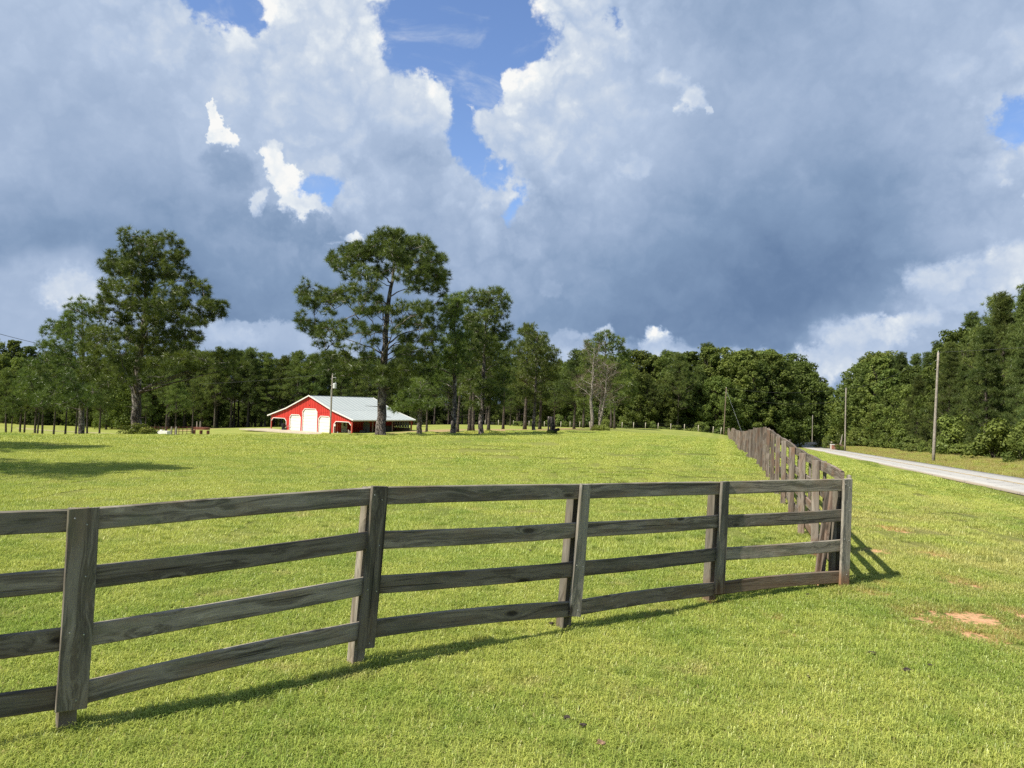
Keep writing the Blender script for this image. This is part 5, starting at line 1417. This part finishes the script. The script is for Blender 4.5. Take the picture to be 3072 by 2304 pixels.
# side door under the right lean-to
g = G(); g.box(x2_ - .06, x2_ + .0, 1.9, 2.9, .02, 2.12); d_ = g.build('door', M_DOOR, barn)
g = G(); g.box(x2_ + .002, x2_ + .012, 2.15, 2.65, 1.15, 1.9); wn_ = g.build('window', plain('door_glass', (.05, .06, .06), .2, .5), d_)
g = G(); g.box(x2_ - .05, x2_ + .02, 1.8, 1.9, 0, 2.2); g.box(x2_ - .05, x2_ + .02, 2.9, 3.0, 0, 2.2); g.box(x2_ - .05, x2_ + .02, 1.8, 3.0, 2.2, 2.3); g.build('door_frame', M_TRIM, barn)
g = G(); g.obox((xa - .1, -.05, 4.45), (.07, 0, 0), (0, .02, 0), (0, 0, .07)); g.build('vent', M_BLACK, barn)
# closed-in back end of the right lean-to: dark boards below, pale sheeting between studs above
g = G(); g.box(16.5, 20.45, L_ - .2, L_ - .12, -.3, .95); g.build('board_panel', M_TIMBER, barn)
M_SHEET = plain('pale_sheeting', (0.55, 0.58, 0.60), .7, var=.08)
for i in range(7):
    xx = 16.55 + i * .62
    g = G(); g.box(xx - .04, xx + .04, L_ - .28, L_ - .21, .9, 2.0); g.build('stud', M_BLACK, barn)
    if 1 <= i:
        g = G(); g.box(xx - .55, xx - .08, L_ - .19, L_ - .16, .98, 1.95); g.build('sheet', M_SHEET, barn)
g = G(); g.box(-1, 17.2, -5.6, -.02, -.12, .05); tagit(link('concrete_apron', g.mesh('concrete_apron', CON)), kind='structure')
ap = bpy.data.objects['concrete_apron']; ap.location = BO; ap.rotation_euler = barn.rotation_euler
bpy.context.view_layer.update()
BM = barn.matrix_world.copy()
def bl(x, y, z=0.0): p = BM @ Vector((x, y, z)); return np.array(p)
# things standing about the barn
def thing_at(name, x, y, label, cat, rz=0, z=0.05): 
    p = bl(x, y, z); return empty(name, p, label, cat, None, barn.rotation_euler[2] + rz)
e = thing_at('push_mower', 4.6, -.6, 'dark push mower with long handle parked by the left barn door', 'mower', .3)
g = G(); g.box(-.3, .3, -.25, .25, .1, .3); g.tube([(-.2, 0, .3), (-.2, 0, .42)], .12, 8); g.build('deck', M_BLACK, e)
for sx in (-.25, .25):
    for sy in (-.27, .27):
        g = G(); g.tube([(sx, sy - .03, .1), (sx, sy + .03, .1)], .1, 10); g.build('wheel', M_BLACK, e)
g = G(); g.tube([(.3, -.2, .3), (1.15, -.2, .95), (1.15, .2, .95), (.3, .2, .3)], .02, 5); g.build('handle', M_STEEL, e)
e = thing_at('trash_bin', 4.0, -.35, 'black bin standing against the red wall left of the left door', 'bin')
g = G(); g.tube([(0, 0, 0), (0, 0, .95), (0, 0, 1.0)], [.27, .33, .34], 14); g.build('body', M_BLACK, e)
g = G(); g.tube([(0, 0, 1.0), (0, 0, 1.08)], [.35, .2], 14); g.build('lid', M_BLACK, e)
M_RUST = plain('rusty_paint', (.17, .06, .04), .7, var=.4); M_GREYP = plain('grey_paint', (.12, .125, .13), .6)
def lump(name, x, y, w, d, h, mat, label, cat, legs=False):
    e = thing_at(name, x, y, label, cat, rng.normal() * .3)
    g = G(); z0 = h * .45 if legs else 0
    g.box(-w/2, w/2, -d/2, d/2, z0, h); g.box(-w*.4, w*.3, -d*.4, d*.4, h, h * 1.15); g.build('body', mat, e)
    if legs:
        for sx in (-1, 1):
            for sy in (-1, 1): g = G(); g.box(sx * w * .45 - .03, sx * w * .45 + .03, sy * d * .45 - .03, sy * d * .45 + .03, 0, z0); g.build('leg', M_BLACK, e)
    return e
lump('cabinet', 18.6, 5.2, .9, .7, 1.7, M_GREYP, 'grey cabinet in shade under the right lean-to', 'cabinet')
lump('workbench', 18.9, 7.4, 1.8, .8, .95, M_TIMBER, 'workbench with things on it deep under the right lean-to', 'workbench', True)
lump('crate', 19.0, 4.0, .8, .6, .45, M_GREYP, 'grey metal crate just inside the right lean-to', 'crate')
lump('machine', 18.8, 10.0, 1.2, 1.4, 1.1, M_BLACK, 'dark machine near the back of the right lean-to', 'machine')
for x, y, h in ((19.6, -.5, .75), (20.2, -.7, .6)):
    e = thing_at('garden_stake', x + .9, y, 'left of two short pale stakes outside the right barn post' if h > .7 else 'right of two short pale stakes outside the right barn post', 'stake')
    g = G(); g.box(-.05, .05, -.05, .05, -.3, h); g.build('post', M_PALE, e); g = G(); g.tube([(0, 0, h * .7), (.16, 0, h * .8)], .05, 6); g.build('tap', M_STEEL, e)
e = thing_at('electric_meter', 16.9, -.15, 'pale meter box on the red wall beside the right opening', 'meter box')
g = G(); g.box(-.12, .12, -.08, .06, 1.15, 1.5); g.build('box', M_TRIM, e); g = G(); g.tube([(0, 0, -.2), (0, 0, 1.15)], .03, 6); g.build('conduit', M_STEEL, e)
e = thing_at('shovel', 17.4, -.25, 'red-handled tool leaning beside the right opening', 'shovel')
g = G(); g.tube([(.25, 0, .2), (0, .1, 1.6)], .02, 5); g.build('handle', M_RUST, e); g = G(); g.box(.17, .37, -.02, .02, 0, .28); g.build('blade', M_STEEL, e)

# ------------------------------------------------------------------ corral panels and tank left of the barn
co = at(500, 1300, 96); co[2] = hz(co[0], co[1])
def panel(pa, pb, label, mat=M_RUST, h=1.5, n=5):
    pa = np.array(pa, float); pb = np.array(pb, float)
    e = empty('corral_panel', pa, label, 'corral panel', 'corral panels')
    for i in range(n):
        g = G(); z = .25 + (h - .25) * i / (n - 1); g.tube([(0, 0, z), pb - pa + (0, 0, z)], .035, 6); g.build('rail', mat, e)
    for f in (0, .33, .67, 1):
        g = G(); q = (pb - pa) * f; g.tube([q + (0, 0, -.1), q + (0, 0, h + .05)], .04, 6); g.build('upright', mat, e)
pn = [(440, 1300, 92), (475, 1301, 95), (512, 1301, 98), (548, 1300, 101), (585, 1298, 104)]
cp = []
for a in pn:
    p = at(*a); p[2] = hz(p[0], p[1]); cp.append(p)
for a, b, lb in zip(cp[:-1], cp[1:], ['leftmost rusty corral panel beside the thick pine trunk', 'second rusty corral panel, behind the white tank', 'third rusty corral panel from the left', 'rightmost rusty corral panel']): panel(a, b, lb)
e = empty('cattle_chute', (cp[3] + cp[4]) / 2 + np.array([0, 4, 0]), 'red metal chute standing behind the corral panels', 'chute')
g = G(); g.box(-1.1, 1.1, -.4, .4, 1.0, 1.35); g.build('box', M_RUST, e)
for sx in (-1.0, 0, 1.0):
    g = G(); g.box(sx - .06, sx + .06, -.4, .4, 0, .9); g.build('leg', M_RUST, e)
tp_ = at(487, 1304, 84); tp_[2] = hz(tp_[0], tp_[1])
e = empty('well_house', tp_, 'small white angular well cover behind the brow of the lawn', 'well cover')
g = G(); zz = .95
g.add([(-.75, -.5, 0), (.75, -.5, 0), (.75, .5, 0), (-.75, .5, 0), (-.35, -.4, zz), (.7, -.4, zz), (.7, .4, zz), (-.35, .4, zz)], [np.array([(0, 1, 5, 4), (1, 2, 6, 5), (2, 3, 7, 6), (3, 0, 4, 7), (4, 5, 6, 7)])]); g.build('body', M_TRIM, e)
g = G(); g.tube([(-.1, 0, zz), (-.1, 0, zz + .12)], .15, 10); g.build('cap', M_TRIM, e)
for px, lb in ((514, 'left of two short gate posts behind the brow'), (528, 'right of two short gate posts behind the brow')):
    p = at(px, 1305, 80); p[2] = hz(p[0], p[1]); e = empty('gate_post', p, lb, 'post', None)
    g = G(); g.tube([(0, 0, -.3), (0, 0, 1.2), (0, 0, 1.38)], [.10, .09, .06], 8); g.build('post', M_POLE, e)
# fence stakes by the woods
for px, lb in ((590, 'left of the two dark gate posts by the plantation'), (600, 'right of the two dark gate posts by the plantation')):
    p = at(px, 1295, 150); p[2] = hz(p[0], p[1]); e = empty('gate_post', p, lb, 'post', None)
    g = G(); g.tube([(0, 0, -.3), (0, 0, 1.6)], [.13, .12], 8); g.build('post', M_POLE, e)

# ------------------------------------------------------------------ dark stump-like stand on the lawn
sp = at(1655, 1311, 56); sp[2] = hz(sp[0], sp[1])
e = empty('tree_snag', sp, 'dark upright snag with charred lumps at its foot, alone on the lawn', 'snag')
M_CHAR = mat_bark('charred_wood', (.012, .012, .014), (.045, .043, .042)); M_SNAG = mat_bark('grey_snag_bark', (.06, .052, .048), (.17, .15, .14))
g = G(); g.tube([(-.28, 0, -.1), (-.27, 0, .5), (-.26, .02, .95), (-.25, .0, 1.32)], [.07, .065, .10, .09], 9, rough=.25); g.build('trunk', M_SNAG, e, smooth=True)
g = G(); g.tube([(.02, .05, -.1), (-.02, .05, .55), (-.05, .03, 1.0), (-.06, .0, 1.30)], [.15, .12, .11, .10], 9, rough=.3); g.build('trunk', M_SNAG, e, smooth=True)
g = G(); g.tube([(.14, .08, -.1), (.10, .08, .6), (.07, .05, 1.2)], [.12, .10, .06], 8, rough=.3); g.build('trunk', M_CHAR, e, smooth=True)
g = G(); g.tube([(.22, -.05, .1), (.10, -.05, .62)], [.10, .05], 7, rough=.3); g.build('limb', M_CHAR, e, smooth=True)
for (cx, cy, cz, r) in [(-.24, -.1, .20, .16), (-.05, -.12, .16, .17), (.16, -.12, .22, .19), (.30, -.08, .30, .15), (.47, -.05, .36, .12), (.24, -.1, .10, .14)]:
    g = G(); g.tube([(cx - r * .8, cy, cz - r * .3), (cx - r * .2, cy - .02, cz), (cx + r * .4, cy, cz + r * .1), (cx + r * .9, cy + .02, cz)], [r * .5, r, r * .95, r * .4], 9, rough=.3); g.build('lump', M_CHAR, e, smooth=True)
place('grass_tuft', shrub_mesh(.34, .52, 900, .06, M_LEAF2, 14), ('stem', 'foliage'), (sp[0] - .05, sp[1] - .25, sp[2] - .06), 1, 0, 'dark uncut weeds round the foot of the snag', 'weeds')

# ------------------------------------------------------------------ brick pillar and rocks across the road
M_BRICK = plain('brick', (.42, .17, .11), .85, var=.35, scale=6); M_MORTAR = plain('mortar', (.45, .40, .35), .9)
bp_ = at(2498, 1322, 156); bp_[2] = hz(bp_[0], bp_[1])
e = empty('brick_pillar', bp_, 'small brick pillar with a pale cap among bushes before the road bend', 'pillar')
g = G(); g.box(-.36, .36, -.36, .36, -.3, 1.1); g.build('core', M_MORTAR, e)
g = G(); g.box(-.42, .42, -.42, .42, 1.1, 1.2); g.build('cap', M_TRIM, e)
g = G(); g.box(-.105, .105, -.05, .05, -.033, .033); bm_ = g.mesh('brick', M_BRICK)
for r_ in range(0, 13):
    for j in range(3):
        o = link('brick', bm_, e, (-.25 + .24 * j + (.06 if r_ % 2 else 0), -.34, .04 + r_ * .078))
M_RIP = plain('reddish_brush', (.20, .12, .09), .9)
p = at(2515, 1326, 154); place('brush_pile', shrub_mesh(1.3, 1.6, 900, .12, M_RIP), ('stem', 'foliage'), (p[0], p[1], hz(p[0], p[1])), 1, 0, 'reddish-brown heap of dead brush right of the brick pillar', 'brush pile')
g = G(); g.tube([(0, 0, -.2), (.35, 0, 1.2), (.6, .1, 2.2), (.72, .1, 3.3)], [.26, .2, .14, .05], 8, rough=.2); p = at(2517, 1322, 157)
tagit(g.build('dead_snag', M_DEADBARK, None, smooth=True, loc=(p[0], p[1], hz(p[0], p[1]) )), 'pale leaning dead snag above the brush heap', 'snag')

# two-track lane over the left meadow
M_TRACK = plain('sandy_track', (.52, .42, .27), .95, var=.2, scale=.6)
lane = [at(px, py, D) for px, py, D in [(60, 1276, 190), (130, 1277, 180), (200, 1283, 165), (255, 1291, 148), (300, 1297, 138), (345, 1303, 132)]]
lane = np.array(lane); tt = np.linspace(0, 1, 60); ln_ = np.stack([np.interp(tt, np.linspace(0, 1, len(lane)), lane[:, i]) for i in range(3)], 1); ln_[:, 2] = HZ(ln_[:, 0], ln_[:, 1])
for o_ in (-1.1, .5):
    tagit(strip('track', M_TRACK, ln_, o_, o_ + .55, .03), kind='structure')

# ------------------------------------------------------------------ clods and debris on the near lawn
M_CLOD = plain('dark_clod', (.045, .035, .028), .95, var=.5, scale=30); M_BARKCH = plain('bark_chip', (.22, .14, .09), .9, var=.4, scale=30)
def clod(px, py, r, mat, label, flat=.5):
    p = ground_hit(px, py); n = 46
    g = G(); d = unit(n)
    import bmesh
    bm = bmesh.new(); bmesh.ops.create_icosphere(bm, subdivisions=2, radius=r)
    for v in bm.verts: v.co *= 1 + .35 * rng.normal(); v.co.z *= flat
    me = bpy.data.meshes.new('dirt_clod'); bm.to_mesh(me); bm.free(); me.materials.append(mat)
    o = link('dirt_clod', me, None, (p[0], p[1], p[2] + .03)); tagit(o, label, 'clod', 'clods on the lawn')
for px, py, r, mm, lb in [(2617, 1973, .030, M_CLOD, 'largest black clod on the near lawn, right of the corner post'), (2720, 2024, .024, M_CLOD, 'flat dark clod right of the largest one'), (2790, 2012, .016, M_CLOD, 'small dark clod at the right, near the flat one'),
                          (2421, 1791, .018, M_CLOD, 'dark clod in front of the fourth fence bay'), (1803, 2254, .024, M_BARKCH, 'brown bark chip low in the middle of the lawn'), (1700, 2166, .020, M_CLOD, 'pair of dark clods left of the bark chip'),
                          (1750, 2189, .017, M_CLOD, 'dark clod just above the bark chip'), (1924, 1800, .014, M_BARKCH, 'brown chip by the fence shadow'), (1653, 1885, .02, M_CLOD, 'dark clod at the foot of the middle fence post'),
                          (2228, 1711, .018, M_CLOD, 'dark clod behind the last fence bay'), (1590, 1660, .016, M_CLOD, 'dark clod beyond the second rail'), (2425, 2050, .012, M_CLOD, 'tiny clod low on the right lawn')]:
    clod(px, py, r, mm, lb)
